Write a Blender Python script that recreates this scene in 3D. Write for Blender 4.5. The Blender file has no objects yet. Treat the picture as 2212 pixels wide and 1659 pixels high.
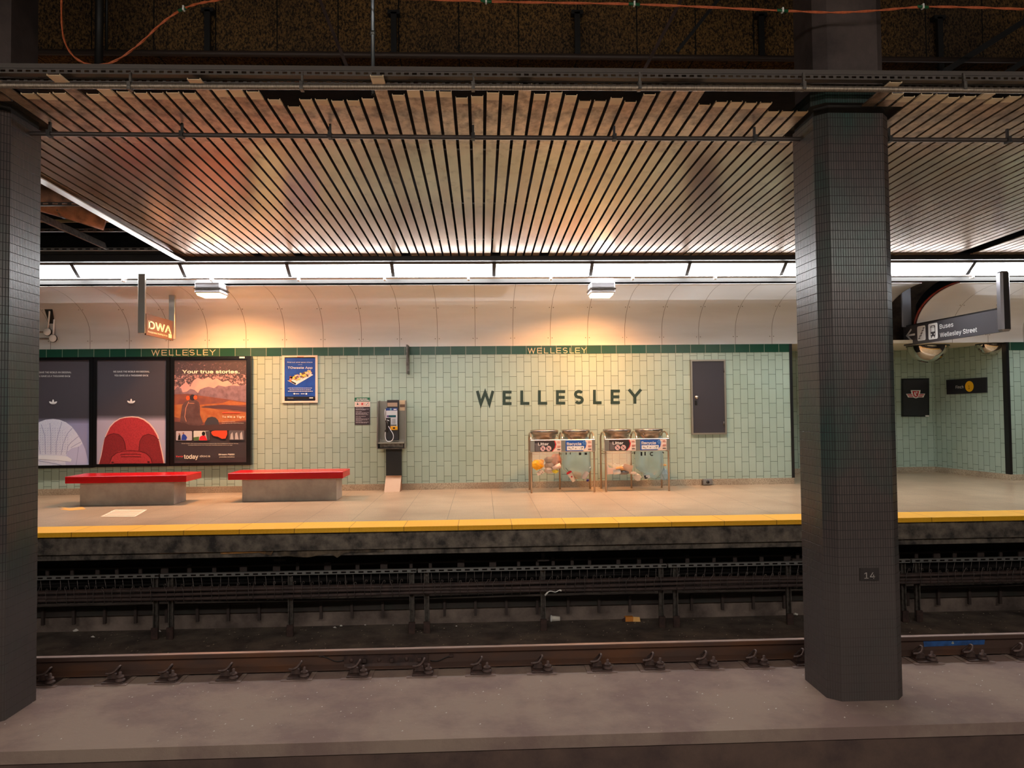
import bpy, math, random
import numpy as np
from mathutils import Vector, Matrix
random.seed(7)
S = bpy.context.scene
COL = S.collection

# ------------------------------------------------------------------ camera
F = 1600.0; IW, IH = 2212.0, 1659.0; CH = 1.45
def _n(v): return v / np.linalg.norm(v)
vY = _n(np.array([-66.0, -50.5, -F]))
vX = np.array([F * F / 66.0, 0.0096 * F * F / 66.0, -F]); vX = _n(vX - vX.dot(vY) * vY)
vZ = np.cross(vX, vY)
MW = np.stack([vX, vY, vZ], 1)          # world -> camera
CP = np.array([0, 0, CH])
cam = bpy.data.cameras.new('camera'); cam.sensor_width = 36.0; cam.lens = F / IW * 36.0
cam.clip_start = 0.05; cam.clip_end = 200
camo = bpy.data.objects.new('camera', cam); COL.objects.link(camo)
camo.matrix_world = Matrix.Translation((0, 0, CH)) @ Matrix(MW.T.tolist()).to_4x4()
S.camera = camo
def ray(px, py): return MW.T @ np.array([px - IW / 2, IH / 2 - py, -F])
def at(px, py, Y=13.3):
    d = ray(px, py); return Vector(CP + d * (Y / d[1]))
def atz(px, py, Z):
    d = ray(px, py); return Vector(CP + d * ((Z - CH) / d[2]))
def atx(px, py, X):
    d = ray(px, py); return Vector(CP + d * (X / d[0]))

# ------------------------------------------------------------------ world, view, lights (values)
w = bpy.data.worlds.new('world'); S.world = w; w.use_nodes = True
w.node_tree.nodes['Background'].inputs[0].default_value = (0.9, 0.95, 1.0, 1)
w.node_tree.nodes['Background'].inputs[1].default_value = 0.02
S.view_settings.view_transform = 'Standard'; S.view_settings.look = 'None'
S.view_settings.exposure = 0.45; S.view_settings.gamma = 1.0
TUBE_FAR, TUBE_NEAR, SODIUM = 21.0, 22.0, 66.0

# ------------------------------------------------------------------ materials
def C(r, g=None, b=None):
    if g is None: r, g, b = r
    def f(c):
        c /= 255.0
        return c / 12.92 if c <= 0.04045 else ((c + 0.055) / 1.055) ** 2.4
    return (f(r), f(g), f(b), 1.0)
class NT:
    def __init__(s, name):
        s.m = bpy.data.materials.new(name); s.m.use_nodes = True
        s.t = s.m.node_tree; s.b = s.t.nodes['Principled BSDF']
    def n(s, ty, **kw):
        o = s.t.nodes.new(ty)
        for k, v in kw.items():
            if k in o.inputs.keys() if isinstance(k, str) else False: o.inputs[k].default_value = v
            else: setattr(o, k, v)
        return o
    def l(s, a, b): s.t.links.new(a, b)
def mix(N, fac, a, b):
    m = N.n('ShaderNodeMix', data_type='RGBA')
    for sock, v in ((m.inputs[0], fac), (m.inputs[6], a), (m.inputs[7], b)):
        if hasattr(v, 'is_linked'): N.l(v, sock)
        else: sock.default_value = v
    return m.outputs[2]
def ramp(N, src, a, b):
    r = N.n('ShaderNodeMapRange'); r.inputs[1].default_value = a; r.inputs[2].default_value = b
    N.l(src, r.inputs[0]); return r.outputs[0]
def noise(N, vec, scale, detail=3.0, rough=0.55):
    o = N.n('ShaderNodeTexNoise'); o.inputs['Scale'].default_value = scale
    o.inputs['Detail'].default_value = detail; o.inputs['Roughness'].default_value = rough
    if vec is not None: N.l(vec, o.inputs['Vector'])
    return o.outputs['Fac']
def objco(N, sc=(1, 1, 1)):
    t = N.n('ShaderNodeTexCoord'); m = N.n('ShaderNodeMapping'); m.inputs['Scale'].default_value = sc
    N.l(t.outputs['Object'], m.inputs['Vector']); return m.outputs[0]
def bump(N, h, st=0.3, dist=0.01):
    b = N.n('ShaderNodeBump'); b.inputs['Strength'].default_value = st; b.inputs['Distance'].default_value = dist
    N.l(h, b.inputs['Height']); N.l(b.outputs[0], N.b.inputs['Normal']); return b
_mc = {}
def mat(name, col, rough=0.6, metal=0.0, var=None, scale=8, sc=(1, 1, 1), lo=0.4, hi=0.65, bmp=0, coat=0, emit=0, ecol=None, alpha=1, trans=0, spec=None):
    if name in _mc: return _mc[name]
    N = NT(name); b = N.b
    b.inputs['Base Color'].default_value = C(col); b.inputs['Roughness'].default_value = rough
    b.inputs['Metallic'].default_value = metal
    if coat: b.inputs['Coat Weight'].default_value = coat; b.inputs['Coat Roughness'].default_value = 0.04
    if spec is not None: b.inputs['Specular IOR Level'].default_value = spec
    if emit: b.inputs['Emission Color'].default_value = C(ecol or col); b.inputs['Emission Strength'].default_value = emit
    if trans: b.inputs['Transmission Weight'].default_value = trans
    if alpha < 1: b.inputs['Alpha'].default_value = alpha
    if var or bmp:
        f = noise(N, objco(N, sc), scale, 5)
        if var: N.l(mix(N, ramp(N, f, lo, hi), C(col), C(var)), b.inputs['Base Color'])
        if bmp: bump(N, f, bmp, 0.01)
    _mc[name] = N.m; return N.m

def tile_wall(name, axis, off=(0, 0)):
    N = NT(name); t = N.n('ShaderNodeTexCoord'); s = N.n('ShaderNodeSeparateXYZ'); N.l(t.outputs['Object'], s.inputs[0])
    c = N.n('ShaderNodeCombineXYZ')
    a1 = N.n('ShaderNodeMath', operation='ADD'); a1.inputs[1].default_value = off[1]; N.l(s.outputs[2], a1.inputs[0])
    a2 = N.n('ShaderNodeMath', operation='ADD'); a2.inputs[1].default_value = off[0]; N.l(s.outputs[axis], a2.inputs[0])
    N.l(a1.outputs[0], c.inputs[0]); N.l(a2.outputs[0], c.inputs[1])
    br = N.n('ShaderNodeTexBrick', offset=0.32, offset_frequency=2, squash=1.0)
    N.l(c.outputs[0], br.inputs['Vector']); br.inputs['Scale'].default_value = 1.0
    br.inputs['Brick Width'].default_value = 0.264; br.inputs['Row Height'].default_value = 0.1315
    br.inputs['Mortar Size'].default_value = 0.0032; br.inputs['Mortar Smooth'].default_value = 0.1
    br.inputs['Color1'].default_value = C(174, 193, 178); br.inputs['Color2'].default_value = C(165, 185, 170)
    br.inputs['Mortar'].default_value = C(80, 92, 80)
    f = noise(N, objco(N), 0.9, 3)
    N.l(mix(N, ramp(N, f, 0.35, 0.75), br.outputs['Color'], (0, 0, 0, 1)), N.b.inputs['Base Color'])
    mx = N.b.inputs['Base Color'].links[0].from_node; mx.blend_type = 'MULTIPLY'; mx.inputs[7].default_value = C(236, 236, 230)
    N.b.inputs['Roughness'].default_value = 0.22
    inv = N.n('ShaderNodeMath', operation='SUBTRACT'); inv.inputs[0].default_value = 1; N.l(br.outputs['Fac'], inv.inputs[1])
    bump(N, inv.outputs[0], 0.5, 0.003); return N.m
M_TILE = tile_wall('pale_green_wall_tile', 0, (0.02, 0.031)); M_TILE_S = tile_wall('pale_green_side_tile', 1, (0.03, 0.031))

def kitkat():
    N = NT('dark_glazed_finger_tile'); uv = N.n('ShaderNodeUVMap')
    br = N.n('ShaderNodeTexBrick', offset=0.0, squash=1.0); N.l(uv.outputs[0], br.inputs['Vector'])
    br.inputs['Scale'].default_value = 1; br.inputs['Brick Width'].default_value = 0.0205; br.inputs['Row Height'].default_value = 0.0715
    br.inputs['Mortar Size'].default_value = 0.0026; br.inputs['Mortar Smooth'].default_value = 0.2
    co = objco(N, (1, 1, 0.6))
    f = noise(N, co, 1.6, 3); g = ramp(N, f, 0.46, 0.62)
    base = mix(N, g, C(74, 63, 61), C(42, 66, 61)); base2 = mix(N, g, C(64, 55, 54), C(37, 57, 53))
    N.l(base, br.inputs['Color1']); N.l(base2, br.inputs['Color2']); br.inputs['Mortar'].default_value = C(28, 26, 26)
    # grime on the lower and the topmost rows: dull and paler joints
    s = N.n('ShaderNodeSeparateXYZ'); N.l(objco(N), s.inputs[0])
    low = ramp(N, s.outputs[2], 1.35, 0.8); dirt = noise(N, objco(N), 3.0, 5)
    mm = N.n('ShaderNodeMath', operation='MULTIPLY'); N.l(low, mm.inputs[0]); N.l(ramp(N, dirt, 0.1, 0.5), mm.inputs[1])
    N.l(mix(N, mm.outputs[0], br.outputs['Color'], C(66, 57, 54)), N.b.inputs['Base Color'])
    r = N.n('ShaderNodeMath', operation='MULTIPLY_ADD'); N.l(mm.outputs[0], r.inputs[0]); r.inputs[1].default_value = 0.4; r.inputs[2].default_value = 0.3
    rm = N.n('ShaderNodeMath', operation='MULTIPLY_ADD'); N.l(br.outputs['Fac'], rm.inputs[0]); rm.inputs[1].default_value = 0.5; N.l(r.outputs[0], rm.inputs[2]); N.l(rm.outputs[0], N.b.inputs['Roughness'])
    inv = N.n('ShaderNodeMath', operation='SUBTRACT'); inv.inputs[0].default_value = 1; N.l(br.outputs['Fac'], inv.inputs[1])
    wob = N.n('ShaderNodeMath', operation='MULTIPLY_ADD'); N.l(noise(N, uv.outputs[0], 34, 1), wob.inputs[0]); wob.inputs[1].default_value = 0.35; N.l(inv.outputs[0], wob.inputs[2])
    bump(N, wob.outputs[0], 0.6, 0.0035); return N.m
M_KIT = kitkat()

def terrazzo(name, grid=None, cols=((196, 174, 144), (156, 132, 106)), rough=0.3):
    N = NT(name); co = objco(N)
    f = noise(N, co, 55, 4, 0.85); c = mix(N, ramp(N, f, 0.44, 0.62), C(cols[0]), C(cols[1]))
    g = noise(N, co, 1.3, 3); c = mix(N, ramp(N, g, 0.35, 0.8), c, C(cols[1]))
    if grid:
        mp = N.n('ShaderNodeMapping'); mp.inputs['Location'].default_value = grid; N.l(co, mp.inputs['Vector'])
        br = N.n('ShaderNodeTexBrick', offset=0.0, squash=1.0); N.l(mp.outputs[0], br.inputs['Vector'])
        br.inputs['Scale'].default_value = 1; br.inputs['Brick Width'].default_value = 0.615; br.inputs['Row Height'].default_value = 0.615
        br.inputs['Mortar Size'].default_value = 0.003; br.inputs['Mortar Smooth'].default_value = 0
        c = mix(N, br.outputs['Fac'], c, C(88, 74, 58))
    N.l(c, N.b.inputs['Base Color']); N.b.inputs['Roughness'].default_value = rough; return N.m
M_FLOOR = terrazzo('terrazzo_floor', (0.46, 0.2, 0)); M_BASE = terrazzo('terrazzo_skirting', None, ((196, 182, 156), (128, 110, 90)), 0.5)

def slatmat():
    N = NT('weathered_aluminium_slat'); co2 = objco(N)
    oi = N.n('ShaderNodeObjectInfo')
    base = mix(N, ramp(N, noise(N, co2, 0.8, 2), 0.35, 0.65), C(214, 192, 168), C(186, 160, 138))
    base = mix(N, ramp(N, oi.outputs['Random'], 0.5, 1.0), base, C(190, 156, 130))
    s = N.n('ShaderNodeSeparateXYZ'); N.l(co2, s.inputs[0])
    near = ramp(N, s.outputs[1], -1.3, -2.9)       # soot builds up towards the track end
    bl = noise(N, objco(N, (1.5, 1.0, 1)), 7.0, 5, 0.65)
    a = N.n('ShaderNodeMath', operation='MULTIPLY_ADD'); N.l(near, a.inputs[0]); a.inputs[1].default_value = 0.2; N.l(bl, a.inputs[2])
    dirt = ramp(N, a.outputs[0], 0.52, 0.9)
    base = mix(N, dirt, base, C(84, 66, 54))
    N.l(base, N.b.inputs['Base Color'])
    N.b.inputs['Metallic'].default_value = 0.72
    r = N.n('ShaderNodeMath', operation='MULTIPLY_ADD'); N.l(near, r.inputs[0]); r.inputs[1].default_value = 0.32; r.inputs[2].default_value = 0.19
    N.l(r.outputs[0], N.b.inputs['Roughness']); return N.m
M_SLAT = slatmat()
M_SLATC = mat('clean_slat_end', (226, 200, 164), 0.45, 0.15)

def conc(name, a, b, scale=3, rough=0.85, bm=0.35, speck=None, lo=0.35, hi=0.65):
    N = NT(name); co = objco(N)
    c = mix(N, ramp(N, noise(N, co, scale, 7, 0.65), lo, hi), C(a), C(b))
    if speck:
        c = mix(N, ramp(N, noise(N, objco(N), 45, 2), 0.72, 0.76), c, C(speck))
    N.l(c, N.b.inputs['Base Color']); N.b.inputs['Roughness'].default_value = rough
    bump(N, noise(N, co, scale * 9, 6, 0.7), bm, 0.01); return N.m
M_LEDGE = conc('dusty_brown_concrete', (138, 119, 106), (118, 97, 90), 1.3, 0.85, 0.6, (160, 145, 130), 0.42, 0.6)
M_LEDGEF = conc('sooty_ledge_face', (92, 72, 62), (66, 50, 46), 2.2, 0.8)
M_BED = conc('black_trackbed_grime', (108, 94, 82), (62, 52, 48), 3.0, 0.9, 0.6, (120, 105, 90))
M_CURB = conc('grey_curb_concrete', (138, 122, 112), (80, 68, 63), 1.8, 0.85)
M_FASC = conc('stained_platform_edge_concrete', (128, 116, 104), (50, 45, 43), 6.0, 0.85)
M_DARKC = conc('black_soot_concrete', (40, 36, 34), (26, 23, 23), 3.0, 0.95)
M_COLC = conc('grey_column_concrete', (92, 78, 74), (56, 46, 45), 1.5, 0.75)
M_ROOF = conc('dark_roof_slab', (52, 44, 40), (34, 30, 28), 4, 0.95)
def tectum():
    N = NT('wood_wool_panel'); co = objco(N)
    v = noise(N, objco(N, (1.6, 1, 1)), 34, 6, 0.85)
    big = ramp(N, noise(N, co, 0.35, 2), 0.35, 0.7)
    a = mix(N, big, C(178, 130, 70), C(78, 63, 50))
    s_ = N.n('ShaderNodeSeparateXYZ'); N.l(co, s_.inputs[0]); ad = N.n('ShaderNodeMath', operation='ADD'); N.l(s_.outputs[0], ad.inputs[0]); ad.inputs[1].default_value = 61.2
    md = N.n('ShaderNodeMath', operation='MODULO'); N.l(ad.outputs[0], md.inputs[0]); md.inputs[1].default_value = 0.61
    lt = N.n('ShaderNodeMath', operation='LESS_THAN'); N.l(md.outputs[0], lt.inputs[0]); lt.inputs[1].default_value = 0.012
    N.l(mix(N, lt.outputs[0], mix(N, ramp(N, v, 0.42, 0.56), a, C(24, 18, 14)), C(10, 8, 7)), N.b.inputs['Base Color'])
    N.b.inputs['Roughness'].default_value = 0.95; bump(N, v, 0.8, 0.02); return N.m
M_TECT = tectum()
M_STEEL = mat('brushed_stainless', (196, 188, 178), 0.3, 1.0)
M_STEELD = mat('dull_steel', (120, 114, 108), 0.45, 0.8, (84, 78, 74), 20)
M_GALV = mat('galvanised_strut', (140, 140, 138), 0.45, 0.7)
M_DSTEEL = mat('black_painted_steel', (40, 38, 38), 0.5, 0.3)
M_RUST = mat('rusty_brown_steel', (74, 54, 48), 0.7, 0.3, (50, 38, 36), 14)
M_WEB = mat('rust_streaked_rail_side', (78, 58, 50), 0.65, 0.3, (102, 66, 44), 1.3, (1, 1, 3), 0.45, 0.7)
M_RAILT = mat('worn_rail_head', (150, 126, 116), 0.38, 0.7, (120, 100, 92), 6, (0.3, 3, 3))
M_BLACK = mat('black_trim', (18, 18, 19), 0.4)
M_BLACKG = mat('black_gloss_frame', (16, 16, 17), 0.25)
M_WHITE = mat('white_print', (236, 234, 230), 0.5)
M_RED = mat('red_bench_laminate', (196, 12, 22), 0.25, 0, (182, 8, 18), 1.5)
M_BENCH = conc('grey_bench_concrete', (176, 168, 156), (150, 140, 130), 2.5, 0.6, 0.1)
M_YEL = None
def yellow():
    N = NT('yellow_tactile_strip'); co = objco(N)
    mp = N.n('ShaderNodeMapping'); mp.inputs['Location'].default_value = (0.3, 0.0, 0); N.l(co, mp.inputs['Vector'])
    br = N.n('ShaderNodeTexBrick', offset=0.0, squash=1.0); N.l(mp.outputs[0], br.inputs['Vector'])
    br.inputs['Scale'].default_value = 1; br.inputs['Brick Width'].default_value = 0.66; br.inputs['Row Height'].default_value = 5; br.inputs['Mortar Size'].default_value = 0.0035
    br.inputs['Color1'].default_value = C(246, 178, 22); br.inputs['Color2'].default_value = C(250, 186, 30); br.inputs['Mortar'].default_value = C(150, 96, 10)
    N.l(br.outputs['Color'], N.b.inputs['Base Color']); N.b.inputs['Roughness'].default_value = 0.5
    v = N.n('ShaderNodeTexVoronoi'); v.inputs['Scale'].default_value = 22; v.inputs['Randomness'].default_value = 0; N.l(co, v.inputs['Vector'])
    bump(N, ramp(N, v.outputs['Distance'], 0.5, 0.3), 0.3, 0.004); return N.m
M_YEL = yellow()
def covemat():
    N = NT('white_enamel_cove_panel'); co = objco(N); s = N.n('ShaderNodeSeparateXYZ'); N.l(co, s.inputs[0])
    a = N.n('ShaderNodeMath', operation='ADD'); N.l(s.outputs[0], a.inputs[0]); a.inputs[1].default_value = 7.55 + 0.677 * 30
    m = N.n('ShaderNodeMath', operation='MODULO'); N.l(a.outputs[0], m.inputs[0]); m.inputs[1].default_value = 0.677
    lt = N.n('ShaderNodeMath', operation='LESS_THAN'); N.l(m.outputs[0], lt.inputs[0]); lt.inputs[1].default_value = 0.007
    c = mix(N, ramp(N, noise(N, objco(N, (0.5, 1, 4)), 1.2, 4), 0.4, 0.8), C(242, 241, 240), C(230, 228, 226))
    N.l(mix(N, lt.outputs[0], c, C(120, 108, 100)), N.b.inputs['Base Color']); N.b.inputs['Roughness'].default_value = 0.3; return N.m
M_COVE = covemat()
def stripmat():
    N = NT('dark_green_strip_tile'); co = objco(N); mp = N.n('ShaderNodeMapping'); mp.inputs['Location'].default_value = (0.1, 0.5, 0.0); mp.inputs['Rotation'].default_value = (0, 0, 0)
    s = N.n('ShaderNodeSeparateXYZ'); N.l(co, s.inputs[0]); c = N.n('ShaderNodeCombineXYZ'); N.l(s.outputs[0], c.inputs[0])
    br = N.n('ShaderNodeTexBrick', offset=0.0, squash=1.0); N.l(c.outputs[0], br.inputs['Vector'])
    c.inputs[1].default_value = 2.5
    br.inputs['Scale'].default_value = 1; br.inputs['Brick Width'].default_value = 0.272; br.inputs['Row Height'].default_value = 5; br.inputs['Mortar Size'].default_value = 0.004
    br.inputs['Color1'].default_value = C(24, 74, 54); br.inputs['Color2'].default_value = C(52, 88, 74); br.inputs['Mortar'].default_value = C(150, 160, 140)
    N.l(br.outputs['Color'], N.b.inputs['Base Color']); N.b.inputs['Roughness'].default_value = 0.18
    bump(N, noise(N, objco(N, (1, 1, 8)), 14, 3), 0.3, 0.004); return N.m
M_STRIP = stripmat()

# ------------------------------------------------------------------ mesh builder
class MB:
    def __init__(s): s.v = []; s.f = []; s.mi = []; s.uv = None; s.sm = []
    def add(s, vs, fs, mi=0, sm=False):
        o = len(s.v); s.v += [Vector(p) for p in vs]
        for f in fs: s.f.append([i + o for i in f]); s.mi.append(mi); s.sm.append(sm)
        return s
    def box(s, x0, x1, y0, y1, z0, z1, mi=0, b=0.0):
        if x0 > x1: x0, x1 = x1, x0
        if y0 > y1: y0, y1 = y1, y0
        if z0 > z1: z0, z1 = z1, z0
        if b:
            P = [(x0 + b, y0), (x1 - b, y0), (x1, y0 + b), (x1, y1 - b), (x1 - b, y1), (x0 + b, y1), (x0, y1 - b), (x0, y0 + b)]
            def ins(p, k): return (min(max(p[0], x0 + k), x1 - k), min(max(p[1], y0 + k), y1 - k))
            rings = [(z0, b), (z0 + b, 0), (z1 - b, 0), (z1, b)]
            vs = []
            for z, k in rings: vs += [(*ins(p, k), z) for p in P]
            fs = [[7, 6, 5, 4, 3, 2, 1, 0], [24 + i for i in range(8)]]
            for r in range(3):
                for i in range(8): j = (i + 1) % 8; fs.append([r * 8 + i, r * 8 + j, r * 8 + 8 + j, r * 8 + 8 + i])
            return s.add(vs, fs, mi)
        vs = [(x, y, z) for z in (z0, z1) for x, y in ((x0, y0), (x1, y0), (x1, y1), (x0, y1))]
        return s.add(vs, [[3, 2, 1, 0], [4, 5, 6, 7], [0, 1, 5, 4], [1, 2, 6, 5], [2, 3, 7, 6], [3, 0, 4, 7]], mi)
    def prism(s, pts, d, mi=0):
        """3D polygon pts extruded by vector d"""
        d = Vector(d); pts = [Vector(p) for p in pts]; n = len(pts)
        nrm = Vector((0, 0, 0))
        for i in range(n):
            a, b = pts[i], pts[(i + 1) % n]; nrm += (a - pts[0]).cross(b - pts[0])
        if nrm.dot(d) > 0: pts.reverse()
        vs = pts + [p + d for p in pts]
        fs = [list(range(n)), list(range(2 * n - 1, n - 1, -1))]
        for i in range(n): j = (i + 1) % n; fs.append([i, i + n, j + n, j])
        return s.add(vs, fs, mi)
    def tube(s, path, r, n=8, mi=0, cap=True):
        path = [Vector(p) for p in path]; vs = []; m = len(path); rr = r if isinstance(r, (list, tuple)) else [r] * m
        up = None
        for i, p in enumerate(path):
            t = (path[min(i + 1, m - 1)] - path[max(i - 1, 0)])
            if t.length < 1e-9: t = Vector((0, 0, 1))
            t.normalize()
            if up is None: up = Vector((0, 0, 1)) if abs(t.z) < 0.9 else Vector((1, 0, 0))
            u = t.cross(up)
            if u.length < 1e-4: u = t.orthogonal()
            u.normalize(); w_ = u.cross(t).normalized(); up = w_
            for k in range(n):
                a = 2 * math.pi * k / n; vs.append(p + (u * math.cos(a) + w_ * math.sin(a)) * rr[i])
        fs = []
        for i in range(m - 1):
            for k in range(n):
                j = (k + 1) % n; fs.append([i * n + k, i * n + j, (i + 1) * n + j, (i + 1) * n + k])
        s.add(vs, fs, mi, True)
        if cap:
            o = len(s.v) - len(vs); s.f.append([o + k for k in range(n)][::-1]); s.f.append([o + (m - 1) * n + k for k in range(n)]); s.mi += [mi, mi]; s.sm += [False, False]
        return s
    def lathe(s, prof, cen=(0, 0, 0), n=24, mi=0, mtx=None, a0=0, a1=2 * math.pi):
        vs = []; full = abs(a1 - a0 - 2 * math.pi) < 1e-6; N_ = n if full else n + 1
        for r, z in prof:
            for k in range(N_):
                a = a0 + (a1 - a0) * k / n; p = Vector((r * math.cos(a), r * math.sin(a), z))
                if mtx: p = mtx @ p
                vs.append(p + Vector(cen))
        fs = []
        for i in range(len(prof) - 1):
            for k in range(n):
                j = (k + 1) % N_; fs.append([i * N_ + k, i * N_ + j, (i + 1) * N_ + j, (i + 1) * N_ + k])
        return s.add(vs, fs, mi, True)
    def sphere(s, c, r, n=12, mi=0, sc=(1, 1, 1), jit=0):
        rnd = random.Random(int(c[0] * 1000) + int(c[2] * 777)); vs = []; m = n // 2
        for i in range(m + 1):
            th = math.pi * i / m
            for k in range(n):
                q = r * (1 + (rnd.random() - 0.5) * jit if 0 < i < m else 1)
                vs.append((c[0] + q * math.sin(th) * math.cos(2 * math.pi * k / n) * sc[0], c[1] + q * math.sin(th) * math.sin(2 * math.pi * k / n) * sc[1], c[2] + q * math.cos(th) * sc[2]))
        fs = [[i * n + k, (i + 1) * n + k, (i + 1) * n + (k + 1) % n, i * n + (k + 1) % n] for i in range(m) for k in range(n)]
        return s.add(vs, fs, mi, jit == 0)
    def build(s, name, m, parent=None, origin=None, smooth=None):
        me = bpy.data.meshes.new(name)
        if parent is not None:
            o = Vector((0, 0, 0)); p = parent
            while p: o += p.location; p = p.parent
        elif origin is not None: o = Vector(origin)
        else:
            xs = [v.x for v in s.v]; ys = [v.y for v in s.v]; zs = [v.z for v in s.v]
            o = Vector(((min(xs) + max(xs)) / 2, (min(ys) + max(ys)) / 2, min(zs)))
        me.from_pydata([tuple(v - o) for v in s.v], [], s.f)
        for mm in (m if isinstance(m, (list, tuple)) else [m]): me.materials.append(mm)
        me.polygons.foreach_set('material_index', s.mi); me.polygons.foreach_set('use_smooth', s.sm)
        me.update(); me.validate()
        ob = bpy.data.objects.new(name, me); COL.objects.link(ob)
        if parent is not None: ob.parent = parent
        else: ob.location = o
        return ob
def empty(name, loc, label, cat, group=None):
    o = bpy.data.objects.new(name, None); COL.objects.link(o); o.location = Vector(loc); o.empty_display_size = 0.1
    return tag(o, label, cat, group)
def tag(o, label=None, cat=None, group=None, kind=None):
    if label: o['label'] = label
    if cat: o['category'] = cat
    if group: o['group'] = group
    if kind: o['kind'] = kind
    return o
def struct(mb, name, m):
    o = mb.build(name, m, origin=(0, 0, 0)); o['kind'] = 'structure'; return o
def kids(o): return [c for c in COL.objects if c.parent == o]
_pend = []
def copy_tree(o, parent=None):
    c = o.copy(); COL.objects.link(c)
    if parent is not None: c.parent = parent
    for ch in list(o.children): copy_tree(ch, c)
    return c

# ------------------------------------------------------------------ text
FONT = None
try:
    import os
    FONT = bpy.data.fonts.load(os.path.join(bpy.utils.resource_path('LOCAL'), 'datafiles', 'fonts', 'Inter.woff2'))
except Exception:
    FONT = None
XR, ZU = Vector((1, 0, 0)), Vector((0, 0, 1))
def text(s, org, h, m, name, parent, width=None, right=XR, up=ZU, bold=0.0, depth=0.001, align='LEFT', lift=0.0):
    """one line, cap height about h, left/centre at org; squeezed to the given width"""
    cu = bpy.data.curves.new('t', 'FONT'); cu.body = s; cu.size = 1.0; cu.offset = bold; cu.resolution_u = 3
    if FONT: cu.font = FONT
    tmp = bpy.data.objects.new('t', cu); COL.objects.link(tmp)
    me = bpy.data.meshes.new_from_object(tmp)
    COL.objects.unlink(tmp); bpy.data.objects.remove(tmp)
    xs = [v.co.x for v in me.vertices]
    x0, x1 = min(xs), max(xs); sy = h / 0.73; sx = sy if width is None else width / (x1 - x0)
    right = Vector(right).normalized(); up = Vector(up).normalized(); nrm = right.cross(up)
    wd = (x1 - x0) * sx; ax = {'LEFT': 0, 'CENTER': -wd / 2, 'RIGHT': -wd}[align]
    org = Vector(org) + nrm * lift
    mb = MB()
    vs = [org + right * ((v.co.x - x0) * sx + ax) + up * (v.co.y * sy) for v in me.vertices]
    fs = [list(p.vertices) for p in me.polygons]
    mb.add([v + nrm * depth for v in vs], fs)
    bpy.data.meshes.remove(me)
    return mb.build(name, m, parent)

# flat printed shapes on the far wall given in photo measurements
class Print:
    """things printed on one flat sheet: polygons laid as thin layers"""
    def __init__(s, conv, parent, nrm=(0, -1, 0)): s.c = conv; s.p = parent; s.k = 1; s.n = Vector(nrm)
    def poly(s, pts, m, name='print', layer=None, t=0.0006):
        k = s.k if layer is None else layer
        if layer is None: s.k += 1
        o = s.n * (0.0008 * k)
        return MB().prism([Vector(s.c(*q)) + o for q in pts], s.n * t).build(name, m, s.p)
    def polys(s, L, m, name='print', t=0.0006):
        mb = MB(); o = s.n * (0.0008 * s.k); s.k += 1
        for pts in L: mb.prism([Vector(s.c(*q)) + o for q in pts], s.n * t)
        return mb.build(name, m, s.p)
    def rect(s, x0, y0, x1, y1, m, name='print', t=0.0006): return s.poly([(x0, y0), (x1, y0), (x1, y1), (x0, y1)], m, name, t=t)
    def text(s, body, x0, y, x1, hh, m, name='lettering', bold=0.0):
        a = Vector(s.c(x0, y)); b = Vector(s.c(x1, y)); c = Vector(s.c(x0, y - hh)); o = s.n * (0.0008 * s.k); s.k += 1
        return text(body, a + o, (c - a).length, m, name, s.p, (b - a).length, (b - a), (c - a), bold, 0.0006)
def ell(cx, cy, rx, ry, n=24, a0=0, a1=360):
    return [(cx + rx * math.cos(math.radians(a0 + (a1 - a0) * i / n)), cy + ry * math.sin(math.radians(a0 + (a1 - a0) * i / n))) for i in range(n if a1 - a0 == 360 else n + 1)]
def lines(L, w_):
    """strokes -> quads with mitred joints"""
    out = []
    for pts in L:
        n = len(pts); E = []
        for i in range(n):
            def nr(a, b):
                d = math.hypot(b[0] - a[0], b[1] - a[1]) or 1; return (-(b[1] - a[1]) / d, (b[0] - a[0]) / d)
            if i == 0: m = nr(pts[0], pts[1])
            elif i == n - 1: m = nr(pts[-2], pts[-1])
            else:
                a, b = nr(pts[i - 1], pts[i]), nr(pts[i], pts[i + 1]); mx, my = a[0] + b[0], a[1] + b[1]; q = mx * mx + my * my
                k = 2 / q if q > 0.35 else 1.2; m = (mx * k, my * k)
            E.append((pts[i][0] + m[0] * w_ / 2, pts[i][1] + m[1] * w_ / 2, pts[i][0] - m[0] * w_ / 2, pts[i][1] - m[1] * w_ / 2))
        for a, b in zip(E, E[1:]): out.append([(a[0], a[1]), (b[0], b[1]), (b[2], b[3]), (a[2], a[3])])
    return out

XL, XH = -13.0, 13.0
YW = 13.3
# ================================================================== STRUCTURE
ZB = -1.29                                        # trackbed
OPX0, OPX1 = 5.66, 9.74                            # passage opening in the far wall
YB = 15.15                                        # back wall of the passage
ST1, ST0 = 2.55, 2.40                             # green strip
struct(MB().box(XL, OPX0, YW, YW + 0.2, 0.11, ST0).box(OPX1 + 0.02, XH, YW, YW + 0.2, 0.11, ST0), 'wall_far', M_TILE)
struct(MB().box(XL, OPX0, YW - 0.006, YW + 0.2, ST0, ST1).box(OPX1 + 0.02, XH, YW - 0.006, YW + 0.2, ST0, ST1), 'trim_1', M_STRIP)
struct(MB().box(OPX0 - 0.2, OPX1, YB, YB + 0.2, 0.11, 2.55), 'wall_passage_back', M_TILE)
OPB = 9.47
struct(MB().prism([(OPX1, YW + 0.0, 0.11), (OPX1 + 0.25, YW + 0.2, 0.11), (OPB + 0.3, YB + 0.1, 0.11), (OPB, YB, 0.11)], (0, 0, 2.44)), 'wall_passage_side', M_TILE_S)
struct(MB().box(OPX0 - 0.2, OPX0, YW + 0.2, YB, 0.0, 2.55), 'wall_passage_left', M_DARKC)
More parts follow.
